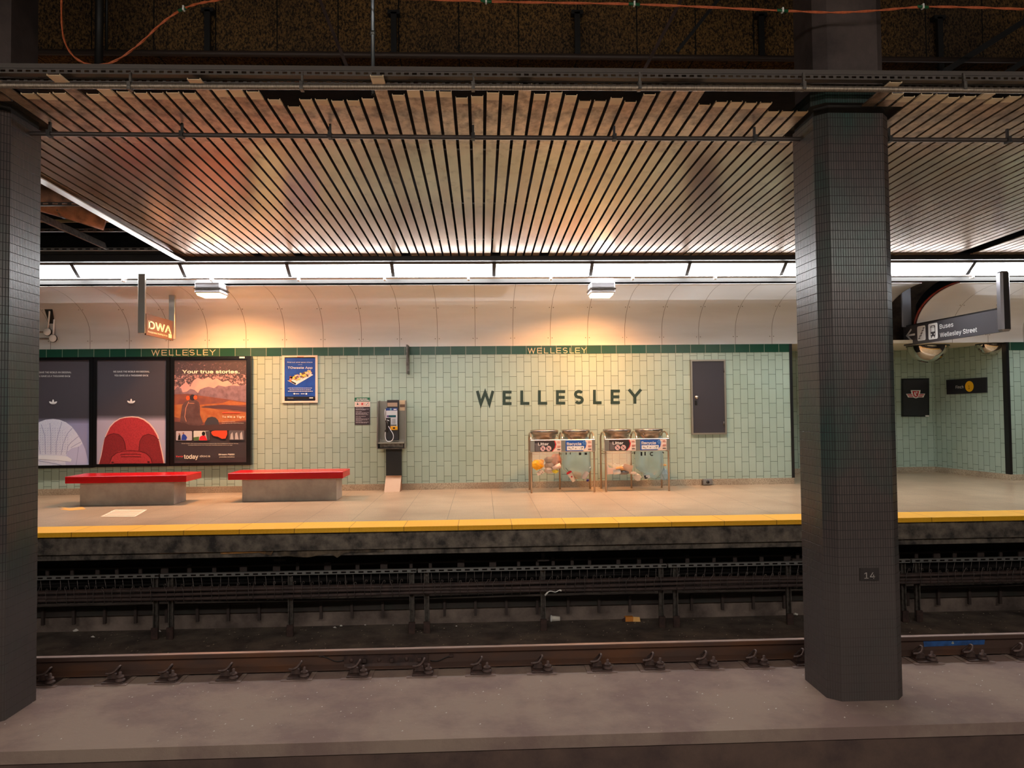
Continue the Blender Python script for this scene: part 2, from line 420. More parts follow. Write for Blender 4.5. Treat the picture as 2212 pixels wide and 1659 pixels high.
struct(MB().box(OPX0 - 0.03, OPX0 + 0.02, YW - 0.015, YW + 0.2, 0.11, ST1), 'trim_2', M_BLACK)
struct(MB().box(OPX1 - 0.035, OPX1 + 0.015, YW - 0.02, YW + 0.1, 0.11, ST1), 'trim_3', M_BLACK)
struct(MB().box(OPX0 - 0.2, OPX1 + 0.2, YW + 0.05, YB + 0.2, ST1 + 0.0, ST1 + 0.06), 'ceiling_passage', mat('cream_soffit', (214, 204, 180), 0.5))
struct(MB().box(XL, OPX0, YW - 0.03, YW + 0.2, 0, 0.11).box(OPX1 + 0.03, XH, YW - 0.03, YW + 0.2, 0, 0.11), 'baseboard_far', M_BASE)
struct(MB().box(OPX0, OPX1, YB - 0.03, YB + 0.2, 0, 0.11).prism([(OPX1 - 0.03, YW - 0.03, 0), (OPX1 + 0.03, YW - 0.03, 0), (OPB + 0.1, YB, 0), (OPB - 0.03, YB - 0.03, 0)], (0, 0, 0.11)), 'baseboard_passage', M_BASE)
struct(MB().box(XL, XH, 9.2, 15.4, -0.12, 0), 'floor', M_FLOOR)
YE = 9.19
struct(MB().box(XL, XH, YE - 0.06, 9.62, -0.0, 0.006).box(XL, XH, YE - 0.06, YE + 0.0, -0.05, 0.0), 'trim_4', M_YEL)
struct(MB().box(XL, XH, YE, YE + 0.35, -0.27, -0.0), 'trim_5', M_FASC)
struct(MB().box(XL, XH, YE + 0.06, YE + 0.5, -0.35, -0.275), 'trim_6', M_FASC)
struct(MB().box(XL, XH, 10.4, 10.6, ZB, -0.12), 'wall_under_platform', M_DARKC)
struct(MB().box(XL, XH, 7.12, 10.6, ZB - 0.2, ZB), 'floor_trackbed_far', M_BED)
struct(MB().box(XL, XH, 9.55, 10.4, ZB, -1.07), 'trim_7', M_CURB)
# ledge between the tracks
ZL = -0.93
lg = MB().box(XL, XH, 5.42, 7.1, ZL - 0.09, ZL)
struct(lg, 'floor_ledge', M_LEDGE)
struct(MB().box(XL, XH, 5.43, 7.1, ZB - 0.2, ZL - 0.09), 'wall_ledge', M_LEDGEF)
struct(MB().box(XL, XH, 2.7, 5.45, ZB - 0.2, ZB), 'floor_trackbed_near', M_BED)
# near platform, behind and under the camera
struct(MB().box(XL, XH, -2.4, 2.75, -0.2, 0), 'floor_near', M_FLOOR)
struct(MB().box(XL, XH, 2.4, 2.7, ZB, -0.2), 'wall_near_platform', M_DARKC)
struct(MB().box(XL, XH, -2.0, -1.8, 0, 2.6), 'wall_near', M_TILE)
struct(MB().box(XL, XH, -2.2, -1.8, 2.6, 3.6), 'wall_near_upper', mat('white_panel_near', (216, 212, 208), 0.4))
# roof
ZR = 5.05
struct(MB().box(XL, XH, -2.4, 7.45, 6.1, 6.3), 'ceiling', M_ROOF)
struct(MB().box(XL, XH, 7.45, 7.75, ZR, 6.1), 'wall_beam', M_TECT)
struct(MB().box(XL, XH, 7.75, 15.6, ZR, ZR + 0.2), 'ceiling_rear', M_ROOF)
struct(MB().box(XL, XH, 15.4, 15.6, -0.2, ZR), 'wall_rear', M_DARKC)
struct(MB().box(XL - 0.2, XL, -2.4, 15.6, ZB - 0.2, 6.3), 'wall_left', M_DARKC)
struct(MB().box(XH, XH + 0.2, -2.4, 15.6, ZB - 0.2, 6.3), 'wall_right', M_DARKC)

# cove: curved enamel panels
def cove_prof():
    pts = [(YW, ST1), (YW, 2.78)]
    cy, cz, ry, rz = YW - 1.3, 2.78, 1.3, 0.66
    for i in range(1, 15):
        a = math.radians(90 * i / 14); pts.append((cy + ry * math.cos(a), cz + rz * math.sin(a)))
    return pts
CV = cove_prof()
def cove(x0, x1, name, pr=CV, t=0.02):
    mb = MB(); n = len(pr)
    vs = [(x, y, z) for x in (x0, x1) for y, z in pr] + [(x, y + t, z + t * 0.6) for x in (x0, x1) for y, z in pr]
    fs = []
    for i in range(n - 1):
        fs.append([i, i + n, i + n + 1, i + 1]); fs.append([2 * n + i, 2 * n + i + 1, 3 * n + i + 1, 3 * n + i])
    for a in (0, n):
        for i in range(n - 1): f = [a + i, a + i + 1, 2 * n + a + i + 1, 2 * n + a + i]; fs.append(f if a == 0 else f[::-1])
    mb.add(vs, fs, 0, False)
    for k in range(len(fs)): pass
    mb.sm = [len(f) == 4 and i < 2 * (n - 1) for i, f in enumerate(mb.f)]
    return mb
PX0, PX1 = 7.36, 8.03
struct(cove(XL, PX0, 'c'), 'wall_cove', M_COVE)
struct(cove(PX1, XH, 'c'), 'wall_cove_right', M_COVE)
# bare hole where one cove panel is missing: red-lead frame edges, rough dark backing
M_LEAD = mat('red_primer_edge', (168, 62, 46), 0.6, 0, (92, 34, 28), 9)
def offs(pr, dy, dz): return [(y + dy, z + dz) for y, z in pr]
struct(cove(PX0 - 0.0, PX0 + 0.035, 'c', offs(CV, 0.03, 0.02)), 'trim_8', M_LEAD)
struct(cove(PX1 - 0.035, PX1, 'c', offs(CV, 0.03, 0.02)), 'trim_9', M_LEAD)
struct(cove(PX0 - 0.3, PX1 + 0.5, 'c', [(y + 0.95, z + (0.3 if z > 3 else 0.06)) for y, z in CV]), 'wall_cove_backing', conc('rough_brown_backing', (150, 126, 106), (70, 56, 50), 2.2, 0.9, 0.6))
# tiny bolts on the cove seams
for i, (zz, yy) in enumerate(((2.66, YW), (3.2, None))): pass
bl = MB()
for k in range(-8, 26):
    x = -7.55 + 0.677 * k
    if PX0 - 0.1 < x < PX1 + 0.1: continue
    for dx in (-0.035, 0.035):
        bl.sphere((x + dx, YW - 0.003, 2.69), 0.009, 6)
        bl.sphere((x + dx, 12.0 + 1.3 * math.cos(math.radians(40)) - 0.006, 2.78 + 0.66 * math.sin(math.radians(40)) - 0.004), 0.009, 6)
ob = struct(bl, 'trim_10', mat('panel_rivet', (150, 140, 132), 0.5, 0.4))

# columns ------------------------------------------------------------
def column(xc, label):
    root = empty('tiled_column', (xc, 6.165, ZL), label, 'column', None)
    hx, hy, ch = 0.315, 0.285, 0.085
    def ring(e=0): 
        a, b = hx + e, hy + e
        return [(-a + ch, -b), (a - ch, -b), (a, -b + ch), (a, b - ch), (a - ch, b), (-a + ch, b), (-a, b - ch), (-a, -b + ch)]
    def shell(e, z0, z1, name, m, e1=None):
        r0 = ring(e); r1 = ring(e if e1 is None else e1); me = bpy.data.meshes.new(name)
        vs = [(x, y, z0) for x, y in r0] + [(x, y, z1) for x, y in r1]; fs = []; uvs = []; u = 0
        for i in range(8):
            j = (i + 1) % 8; d = math.hypot(r0[j][0] - r0[i][0], r0[j][1] - r0[i][1])
            fs.append([i, j, j + 8, i + 8]); uvs += [(u, z0), (u + d, z0), (u + d, z1), (u, z1)]; u += d
        fs.append(list(range(7, -1, -1))); fs.append(list(range(8, 16))); uvs += [(0, 0)] * 16
        me.from_pydata(vs, [], fs); lay = me.uv_layers.new(name='UVMap')
        for i, q in enumerate(uvs): lay.data[i].uv = q
        me.materials.append(m); me.update()
        o = bpy.data.objects.new(name, me); COL.objects.link(o); o.parent = root; return o
    shell(0, 0, 4.76, 'tiled_shaft', M_KIT)
    shell(-0.012, 4.76, 4.85, 'recess_band', M_DARKC)
    shell(0.035, 4.83, 4.95, 'collar', M_KIT)
    a = shell(-0.02, 4.95, 7.03, 'concrete_head', M_COLC)
    return root
colR = column(3.085, 'dark tiled column numbered 14 standing on the concrete ledge at right')
colL = column(-4.02, 'dark tiled column cut off by the left edge of the view')
num = MB().prism([at(1858, 1227, 5.872), at(1899, 1227, 5.872), at(1899, 1254, 5.872), at(1858, 1254, 5.872)], (0, 0.012, 0)).build('number_plate', mat('dark_number_plate', (42, 34, 33), 0.5))
tag(num, 'small dark number plate reading 14 fixed to the right tiled column', 'number plate')
a = at(1867, 1250, 5.871); b = at(1890, 1250, 5.871); c = at(1867, 1231, 5.871)
text('14', a, (c - a).length, mat('pale_grey_numeral', (150, 140, 134), 0.6), 'numerals', num, (b - a).length, bold=0.0)
for ch_ in num.children: ch_.location = (0, 0, 0)

# ================================================================== FLUORESCENT TROUGH
M_DIFF = mat('lit_diffuser', (255, 255, 255), 0.5, emit=TUBE_FAR, ecol=(250, 252, 255))
M_DIFN = mat('lit_diffuser_near', (255, 255, 255), 0.5, emit=TUBE_NEAR, ecol=(255, 246, 236))
M_REFL = mat('aluminium_reflector', (104, 104, 102), 0.55, 0.0)
M_MULL = mat('dark_mullion', (46, 46, 46), 0.5, 0.0)
def trough_segment(x0, x1, label, group, lens=M_DIFF, flip=None):
    f = (lambda y: y) if flip is None else (lambda y: 2 * flip - y)
    def yb(mb, xa, xb, P, **k):
        return mb.prism([(xa, f(y), z) for y, z in P], (xb - xa, 0, 0), **k)
    root = empty('fluorescent_light', ((x0 + x1) / 2, f(11.7), 3.58), label, 'light', group)
    g = 0.034
    yb(MB(), x0 + g, x1 - g, [(11.60, 3.70), (11.79, 3.565), (11.93, 3.58), (11.93, 3.62), (11.66, 3.73)]).build('diffuser', lens, root)
    yb(MB(), x0, x1, [(11.52, 3.82), (11.585, 3.70), (11.64, 3.72), (11.66, 3.84)]).build('reflector', M_REFL, root)
    yb(MB(), x0, x1, [(11.935, 3.63), (11.935, 3.57), (11.985, 3.475), (12.0, 3.48), (11.97, 3.63)]).build('lower_trim', M_REFL, root)
    for xx in (x0, x1):
        yb(MB(), xx - 0.028 if xx == x1 else xx, xx if xx == x1 else xx + 0.028, [(11.50, 3.82), (11.56, 3.70), (11.76, 3.545), (11.93, 3.55), (11.93, 3.60), (11.66, 3.82)]).build('mullion', M_MULL, root)
    yb(MB(), x0 + 0.1, x1 - 0.1, [(11.67, 3.86), (11.68, 3.75), (11.94, 3.64), (12.1, 3.66), (12.1, 3.88)]).build('housing', M_DSTEEL, root)
    return root
MX = [-7.86, -6.26, -4.63, -3.0, -1.38, 0.22, 1.77, 3.33, 4.88, 6.43, 7.98, 9.5, 11.1]
TL = ['fluorescent strip light at far left, mostly hidden behind the left column', 'fluorescent strip light directly above the brown DWA sign', 'fluorescent strip light above the left bulkhead lamp',
      'fluorescent strip light above the small blue poster', 'fluorescent strip light above the payphone and the grey wall bracket', 'fluorescent strip light above the left half of the big wall lettering',
      'fluorescent strip light above the right bulkhead lamp', 'fluorescent strip light above the dark wall door', 'fluorescent strip light crossing behind the numbered column',
      'fluorescent strip light just right of the numbered column', 'fluorescent strip light above the Buses sign post, cut by the right edge', 'fluorescent strip light at the far end of the row, beyond the right edge']
for i in range(len(MX) - 1):
    trough_segment(MX[i], MX[i + 1], TL[i], 'fluorescent lights over the opposite platform')
for i in range(10):
    trough_segment(-8 + i * 1.6, -6.4 + i * 1.6, 'fluorescent strip light over the near platform behind the viewer', 'fluorescent lights over the near platform', M_DIFN, 6.15)
# black steel channel above the trough and conduit below it
o = MB().box(XL, XH, 11.225, 11.29, 3.685, 3.79).box(XL, XH, 11.29, 11.50, 3.775, 3.79).build('steel_channel', M_DSTEEL); tag(o, 'black steel channel running along the top of the strip lights', 'beam')
root = empty('conduit', (0, 11.72, 3.5), 'pale metal conduit running just below the fluorescent strip lights', 'pipe')
cz = 3.515
MB().tube([(XL + .1, 11.74, cz), (XH - .1, 11.74, cz)], 0.022, 10).build('pipe', mat('pale_conduit', (208, 200, 196), 0.25, 0.8), root)
cl = MB().box(-0.02, 0.02, 11.70, 11.79, cz - 0.045, cz + 0.075, b=0.008).build('clamp', M_WHITE, root)
cl.location.x = at(267, 600, 11.74).x
first = True
for px in (457, 645, 831, 1012, 1190, 1367, 1545, 2100):
    c_ = cl.copy(); COL.objects.link(c_); c_.location.x = at(px, 600, 11.74).x

# ================================================================== SLATTED CEILING
def zs(y): return 3.75 + 0.022 * (11.2 - y)
def slat_near(px, py):
    y = 6.0
    for _ in range(12):
        p = atz(px, py, zs(y)); y = p.y
    return p
ends = [(125, 163), (61, 203), (95, 203), (133, 202), (206, 204), (230, 192), (272, 199), (311, 202), (346, 202), (378, 201), (417, 202), (430, 172), (473, 194), (513, 194), (552, 199), (601, 216), (636, 231), (667, 216), (702, 216), (743, 219), (769, 218), (802, 214), (825, 165), (868, 206), (901, 196), (936, 198), (971, 199), (1006, 212), (1039, 209), (1074, 201), (1107, 207), (1143, 184), (1175, 204), (1210, 201), (1242, 207), (1272, 219), (1304, 219), (1339, 213), (1371, 221), (1410, 205), (1449, 196), (1485, 194), (1518, 196), (1538, 227), (1568, 221), (1599, 221), (1627, 223), (1664, 223), (1708, 227), (1771, 179), (1938, 179), (1950, 203), (1972, 210), (2009, 205), (2046, 205), (2070, 211), (2103, 209), (2144, 203), (2161, 213), (2198, 209)]
EP = sorted([(slat_near(x, y).x, slat_near(x, y).y) for x, y in ends])
PITCH = 0.1222; X0 = -4.47
rnd = random.Random(3)
def make_slat(i, root, name='slat', back=False):
    xc = X0 + PITCH * (i + 0.5); hw = 0.0475
    best = min(EP, key=lambda e: abs(e[0] - xc)); yn = best[1] if abs(best[0] - xc) < 0.09 else 5.38 + rnd.uniform(-0.05, 0.12)
    if i < 3: yn = 5.3
    stub = 2.70 < xc < 3.47 or -4.40 < xc < -3.64
    if 2.40 < xc <= 2.70 and not abs(best[0] - 2.37) < 0.1: yn = 5.95
    if stub and 2.70 < xc < 3.06: yn = 6.5; stub = False
    yf = 11.2 + rnd.uniform(-0.02, 0.02) - (0.22 if i in (9, 14, 27, 38, 44) else 0)
    t = 0.004; tab = yn + rnd.uniform(0.09, 0.13)
    if i in (46, 47, 48, 49, 50, 51, 74, 77, 78): tab = yn + 0.01
    mb = MB()
    def seg(y0, y1, mi):
        za, zb = zs(y0), zs(y1)
        P = [(-hw, 0), (hw, 0), (hw, 0.013), (hw - 0.004, 0.013), (hw - 0.004, t), (-hw + 0.004, t), (-hw + 0.004, 0.013), (-hw, 0.013)]
        vs = [(xc + x, y0, za + z) for x, z in P] + [(xc + x, y1, zb + z) for x, z in P]; n = 8
        fs = [[k, k + n, (k + 1) % n + n, (k + 1) % n] for k in range(n)] + [[0, 1, 4, 5], [1, 2, 3, 4], [5, 6, 7, 0]] + [[8 + 5, 8 + 4, 8 + 1, 8], [8 + 4, 8 + 3, 8 + 2, 8 + 1], [8, 8 + 7, 8 + 6, 8 + 5]]
        mb.add(vs, fs, mi)
    if stub:
        if back: seg(6.5, yf, 0)
        else: seg(yn, tab, 1); seg(tab, 5.84, 0)
    elif back: return None
    else: seg(yn, tab, 1); seg(tab, yf, 0)
    return mb
GAPI = 97
root = empty('slatted_ceiling', (1.0, 8.4, 3.8), 'suspended ceiling of long weathered metal slats with ragged ends over the opposite track', 'slatted ceiling')
for i in range(0, GAPI):
    make_slat(i, root).build('slat', [M_SLAT, M_SLATC], root)
for i in range(0, GAPI):
    b_ = make_slat(i, root, back=True)
    if b_: b_.build('slat', [M_SLAT, M_SLATC], root)
for yy in (6.9, 8.6, 10.3):
    MB().box(X0, X0 + PITCH * GAPI, yy - 0.02, yy + 0.02, zs(yy) + 0.03, zs(yy) + 0.07).build('carrier', M_DSTEEL, root)
root = empty('slatted_ceiling', (8.0, 8.4, 3.8), 'short run of ceiling slats beyond the dark gap at far right', 'slatted ceiling')
for i in range(GAPI + 2, GAPI + 18):
    make_slat(i, root).build('slat', [M_SLAT, M_SLATC], root)
# loose bright slat edge hanging at the left rim of the field
o = MB().prism([(-4.53, 7.5, zs(7.5) - 0.01), (-4.40, 7.5, zs(7.5) - 0.03), (-4.40, 11.2, 3.68), (-4.53, 11.2, 3.70)], (0, 0, 0.012)).build('edge_strip', mat('bright_aluminium', (214, 204, 196), 0.3, 0.6))
tag(o, 'bright metal edge strip along the left side of the slatted ceiling', 'trim strip')

# ================================================================== ROOF VOID
def bar(p0, p1, wx, wz, m, name):
    """rectangular bar from p0 to p1"""
    p0, p1 = Vector(p0), Vector(p1); t = (p1 - p0).normalized(); u = t.cross(Vector((0, 1, 0)))
    if u.length < 1e-3: u = Vector((1, 0, 0))
    u.normalize(); v_ = u.cross(t).normalized()
    q = [p0 + u * a * wx / 2 + v_ * b * wz / 2 for a, b in ((-1, -1), (1, -1), (1, 1), (-1, 1))]
    return MB().prism(q, p1 - p0)
def strut_rail(x0, x1, y, z, name, label, cat, m, w_=0.041, pitch=0.105, hh=0.041, parent=None):
    """perforated channel: top/bottom flanges with webs between slots"""
    mb = MB()
    mb.box(x0, x1, y - 0.003, y, z + hh * 0.72, z + hh).box(x0, x1, y - 0.003, y, z, z + hh * 0.28)
    mb.box(x0, x1, y, y + w_, z + hh - 0.003, z + hh).box(x0, x1, y, y + w_, z, z + 0.003)
    n = int((x1 - x0) / pitch)
    for i in range(n + 1):
        xa = x0 + i * pitch; mb.box(xa, min(xa + pitch * 0.42, x1), y - 0.003, y, z + hh * 0.28, z + hh * 0.72)
    o = mb.build(name, m, parent)
    if parent is None: tag(o, label, cat)
    return o
M_TRAY = mat('sooty_tray', (84, 76, 72), 0.55, 0.3)
zt = at(1100, 158, 5.5).z
root = empty('cable_tray', (0, 5.5, zt), 'long dark perforated steel tray crossing the view above the ragged slat ends', 'cable tray')
MB().box(XL, XH, 5.5, 5.56, zt + 0.01, zt + 0.045).build('upper_channel', M_TRAY, root)
strut_rail(XL, XH, 5.5, zt - 0.03, 'perforated_web', '', '', M_TRAY, root and 0.06, 0.06, 0.036, root)
strut_rail(XL, XH, 5.62, zt - 0.04, 'rear_web', '', '', M_TRAY, 0.04, 0.06, 0.03, root)
# hanging conduit in front of the right column
zc = at(1100, 188, 5.45).z
root = empty('conduit', (0, 5.45, zc), 'grey ribbed conduit crossing in front of the slat ends and the right column', 'pipe')
MB().tube([(XL + .1, 5.45, zc), at(-300, 184, 5.45), at(0, 184.5, 5.45), at(500, 187, 5.45), at(1100, 188.5, 5.45), at(1700, 191, 5.45), at(2212, 196, 5.45), at(2500, 199, 5.45), (XH - .1, 5.45, zc)], 0.0215, 12).build('pipe', mat('ribbed_conduit', (150, 136, 122), 0.4, 0.6, (110, 98, 88), 30, (8, 1, 1)), root)
for px in (281, 652, 1022, 1381, 1735, 2081):
    p = at(px, 187, 5.45)
    hk = MB().box(p.x - 0.012, p.x + 0.012, 5.42, 5.48, p.z - 0.03, p.z + 0.03).box(p.x - 0.004, p.x + 0.010, 5.44, 5.46, p.z + 0.02, p.z + 0.105).build('hanger', M_STEELD, root)
zc2 = zs(6.2) - 0.075
root = empty('conduit', (0, 6.2, zc2), 'thin dark pipe clipped below the slatted ceiling', 'pipe')
pth = [atz(x, y, 0) for x, y in ((0, 0),)]
MB().tube([(XL + .1, 6.22, at(1040, 297, 6.22).z), at(-300, 285, 6.22), at(92, 289, 6.22), at(560, 293, 6.22), at(1040, 297, 6.22), at(1640, 300, 6.22), at(2212, 303, 6.22), at(2500, 305, 6.22), (XH - .1, 6.22, at(1040, 297, 6.22).z)], 0.019, 10).build('pipe', mat('dark_pipe', (70, 62, 60), 0.45, 0.4), root)
for px in (107, 393, 713, 1022, 1327, 1630, 1921, 2177):
    p = at(px, 289 + (px - 92) * 0.0066, 6.22)
    MB().box(p.x - 0.015, p.x + 0.015, 6.19, 6.25, p.z - 0.026, p.z + 0.026).box(p.x - 0.009, p.x + 0.009, 6.215, 6.235, p.z + 0.02, p.z + 0.1).build('clip', M_DSTEEL, root)
# pipes under the roof edge
for k, (py, Y, r, lab) in enumerate(((121, 7.35, 0.03, 'dark pipe fixed along the foot of the rough upper wall, uppermost of three'), (131, 7.9, 0.03, 'dark pipe below the rough upper wall, middle of three'), (141, 8.2, 0.035, 'dark pipe just above the perforated tray, lowest of three'))):
    z = at(1040, py, Y).z
    o = MB().tube([(XL + .1, Y, z), (XH - .1, Y, z)], r, 10).build('pipe', mat('sooty_pipe', (74, 60, 54), 0.5, 0.3)); tag(o, lab, 'pipe')
# vertical hangers on the rough wall
for px, y0, y1, lab in ((447, 20, 117, 'dark flat hanger bar on the rough upper wall above the two bench posters'), (850, 25, 117, 'dark hanger bar beside the galvanised pipe on the upper wall'), (1247, 25, 117, 'dark hanger bar on the rough upper wall near the centre'), (1645, 30, 122, 'dark hanger bar just left of the concrete column head'), (2031, 36, 158, 'dark hanger bar right of the concrete column head')):
    Y = 7.36; p = at(px, y0, Y); q = at(px, y1, Y)
    r_ = empty('hanger_bar', q, lab, 'hanger')
    MB().box(p.x - 0.028, p.x + 0.028, Y, Y + 0.04, q.z, p.z).build('bar', M_DSTEEL, r_)
    MB().box(p.x - 0.06, p.x + 0.06, Y, Y + 0.08, p.z - 0.02, p.z + 0.02).build('top_plate', M_DSTEEL, r_)
p = at(216, 0, 6.9); q = at(213, 150, 6.9)
o = MB().tube([(p.x, 6.9, 6.1), (q.x, 6.9, q.z)], 0.036, 10).build('pipe', M_DSTEEL); tag(o, 'thick dark vertical pipe hanging from the roof at upper left', 'pipe')
p = at(230, 0, 7.0); q = at(230, 110, 7.0)
o = MB().tube([(p.x, 7.0, 6.1), (q.x, 7.0, q.z)], 0.014, 8).build('rod', M_DSTEEL); tag(o, 'thin dark rod beside the thick vertical pipe at upper left', 'rod')
p = at(805, 0, 5.9); q = at(806, 205, 5.9)
r_ = empty('conduit', (q.x, 5.9, q.z), 'bright galvanised vertical conduit hanging from the roof to the slats', 'pipe')
MB().tube([(p.x, 5.9, 6.1), (q.x, 5.9, q.z)], 0.016, 10).build('pipe', mat('galvanised_conduit', (134, 140, 148), 0.35, 0.8), r_)
MB().tube([(q.x, 5.9, at(805, 76, 5.9).z), (q.x, 5.9, at(805, 68, 5.9).z)], 0.021, 10).build('coupling', M_GALV, r_)
# diagonal braces
for (a, b, lab) in (((687, -10), (766, 185), 'thin diagonal steel brace left of the galvanised conduit'), ((1474, -5), (1392, 150), 'rusty diagonal angle brace right of centre under the roof'), ((1527, 30), (1462, 112), 'dark diagonal brace behind the rusty angle brace'), ((2230, 35), (2035, 158), 'heavy dark diagonal brace at upper right'), ((2235, 118), (2110, 200), 'dark diagonal brace low at the upper right edge')):
    Y = 6.8 if a[0] < 1500 else 6.95
    P, Q = at(*a, Y), at(*b, Y); P = Q + (P - Q) * ((6.1 - Q.z) / (P.z - Q.z))
    wd = 0.03 if a[0] < 1500 else 0.03
    if a[0] > 2000: wd = 0.055
    o = bar(P, Q, wd, 0.03, None, '').build('brace', M_RUST if a[0] == 1474 or a[0] == 687 else M_DSTEEL); tag(o, lab, 'brace')
# orange cable draped along the roof
M_OR = mat('orange_cable', (200, 104, 62), 0.5, 0, (176, 84, 44), 40)
pts = [(134, -30, 5.9), (133, 40, 5.9), (140, 90, 5.9), (163, 125, 5.9), (203, 141, 5.9), (250, 131, 5.9), (300, 96, 5.9), (345, 54, 5.85), (385, 25, 5.8), (420, 10, 5.7), (460, 2, 5.65), (520, -6, 5.6), (700, -10, 5.6), (880, -3, 5.6), (1050, 3, 5.6), (1200, 6, 5.6), (1370, 9, 5.6), (1540, 16, 5.6), (1690, 23, 5.6), (1800, 27, 5.6), (1890, 23, 5.6), (1990, 15, 5.6), (2100, 16, 5.6), (2230, 20, 5.6), (2400, 22, 5.6), (2900, 12, 5.6), (3500, 14, 5.6), (4200, 0, 5.6)]
def smooth(P, n=5):
    out = []; P = [Vector(p) for p in P]
    for i in range(len(P) - 1):
        p0, p1, p2, p3 = P[max(i - 1, 0)], P[i], P[i + 1], P[min(i + 2, len(P) - 1)]
        for k in range(n):
            t = k / n; out.append(0.5 * ((2 * p1) + (p2 - p0) * t + (2 * p0 - 5 * p1 + 4 * p2 - p3) * t * t + (3 * p1 - p0 - 3 * p2 + p3) * t ** 3))
    out.append(P[-1]); return out
root = empty('orange_cable', at(1200, 6, 5.6), 'twisted orange cable tied with green tape draped along the roof', 'cable')
P3 = smooth([at(x, y, Y) for x, y, Y in pts], 5)
for ph in (0, math.pi):
    Q3 = [p + Vector((0, math.cos(i * 1.1 + ph), math.sin(i * 1.1 + ph))) * 0.005 for i, p in enumerate(P3)]
    MB().tube(Q3, 0.0058, 7).build('strand', M_OR, root)
for px, py, Y in ((397, 19, 5.76), (1050, 3, 5.6), (1370, 9, 5.6), (1690, 23, 5.6), (1993, 15, 5.6)):
    p = at(px, py, Y); d = at(px + 12, py + (-5 if px < 500 else 1), Y) - p
    MB().tube([p - d, p + d], 0.012, 8).build('green_tape', mat('green_tape', (24, 88, 52), 0.5), root)
    MB().box(p.x - 0.006, p.x + 0.006, Y - 0.016, Y + 0.014, p.z - 0.016, p.z + 0.02).build('cable_tie', M_WHITE, root)
# dark void at left: lagged duct, struts, panel
dp = at(150, 440, 9.6)
r_ = empty('round_duct', (dp.x, 9.6, dp.z), 'round brown lagged duct in the dark ceiling void at left', 'duct')
MB().tube([(-9, 9.3, 4.32), (-6.2, 9.4, 4.3), (-5.6, 9.5, 4.2), (-5.2, 9.62, 4.1), (-4.85, 9.8, 4.0)], 0.2, 20).build('duct_body', mat('brown_duct_lagging', (176, 124, 96), 0.7, 0, (92, 64, 52), 5), r_)
for x, y_, z_ in ((-5.62, 9.5, 4.205), (-5.3, 9.6, 4.125)): MB().lathe([(0.206, -0.012), (0.206, 0.012)], (x, y_, z_), 24, mtx=Matrix.Rotation(math.pi / 2, 3, 'Y').to_4x4() ).build('strap', M_STEELD, r_)
for k, (py, Y, lab) in enumerate(((444, 8.9, 'perforated strut in the dark void at left, highest of three'), (500, 9.9, 'perforated strut in the dark void at left, middle of three'), (541, 10.9, 'perforated strut in the dark void at left, lowest of three'))):
    z = at(200, py, Y).z; strut_rail(-8.5, -2.0, Y, z, 'strut_channel', lab, 'strut', M_GALV if k == 2 else M_TRAY, 0.04, 0.11, 0.04)
o = MB().box(-9, -3.9, 10.6, 10.62, at(200, 480, 10.6).z, at(200, 474, 10.6).z).build('rail', mat('cream_rail', (170, 160, 130), 0.5)); tag(o, 'thin cream rail crossing the dark void at left', 'rail')
o = bar(at(85, 468, 9.0), at(228, 532, 10.6), 0.10, 0.02, None, '').build('brace', M_STEELD); tag(o, 'slanting bright edged angle brace in the dark void at left', 'brace')
o = MB().box(XL, -4.6, 11.24, 11.285, 3.795, at(200, 544, 11.3).z).build('panel', mat('charcoal_panel', (62, 62, 64), 0.5)); tag(o, 'charcoal fascia panel above the strip lights at far left', 'panel')

# ================================================================== CEILING LAMPS ON THE COVE
M_LAMPW = mat('white_lamp_housing', (206, 206, 212), 0.35)
M_LENS = mat('sodium_lens', (255, 214, 140), 0.4, emit=7.0, ecol=(255, 222, 150))
def lamp(px, label):
    p = at(px, 622, 11.75); x, z = p.x, p.z
    r_ = empty('bulkhead_lamp', (x, 11.95, z), label, 'lamp')
    MB().box(x - 0.2, x + 0.2, 11.76, 12.16, z - 0.0, z + 0.105, b=0.02).build('housing', M_LAMPW, r_)
    MB().box(x - 0.208, x + 0.208, 11.752, 12.168, z - 0.015, z + 0.0).build('gasket', M_STEELD, r_)
    MB().box(x - 0.2, x + 0.2, 11.76, 12.16, z - 0.075, z - 0.015, b=0.015).build('lens_frame', M_LAMPW, r_)
    MB().lathe([(0.0, -0.03), (0.15, -0.028), (0.165, 0.0)], (0, 0, 0), 4, mtx=Matrix.Translation((x, 11.96, z - 0.076)) @ Matrix.Rotation(math.pi / 4, 4, 'Z') @ Matrix.Diagonal((1.55, 1.5, 1.2, 1))).build('lens', M_LENS, r_)
    MB().box(x + 0.0, x + 0.05, 12.0, 12.06, z + 0.1, z + 0.16).build('mounting_bracket', M_DSTEEL, r_)
    la = bpy.data.lights.new('sodium_lamp_light', 'AREA'); la.shape = 'RECTANGLE'; la.size = 0.3; la.size_y = 0.22; la.energy = SODIUM; la.color = (1.0, 0.40, 0.11)
    lo = bpy.data.objects.new('sodium_lamp_light', la); COL.objects.link(lo); lo.parent = r_
    lo.location = Vector((0, 0.06, -0.135)); lo.rotation_euler = (math.radians(10), 0, 0); la.spread = math.radians(150)
    return r_
lamp(447, 'boxy white bulkhead lamp with glowing lens beside the brown hanging sign')
lamp(1303, 'boxy white bulkhead lamp with glowing lens above the wall lettering')

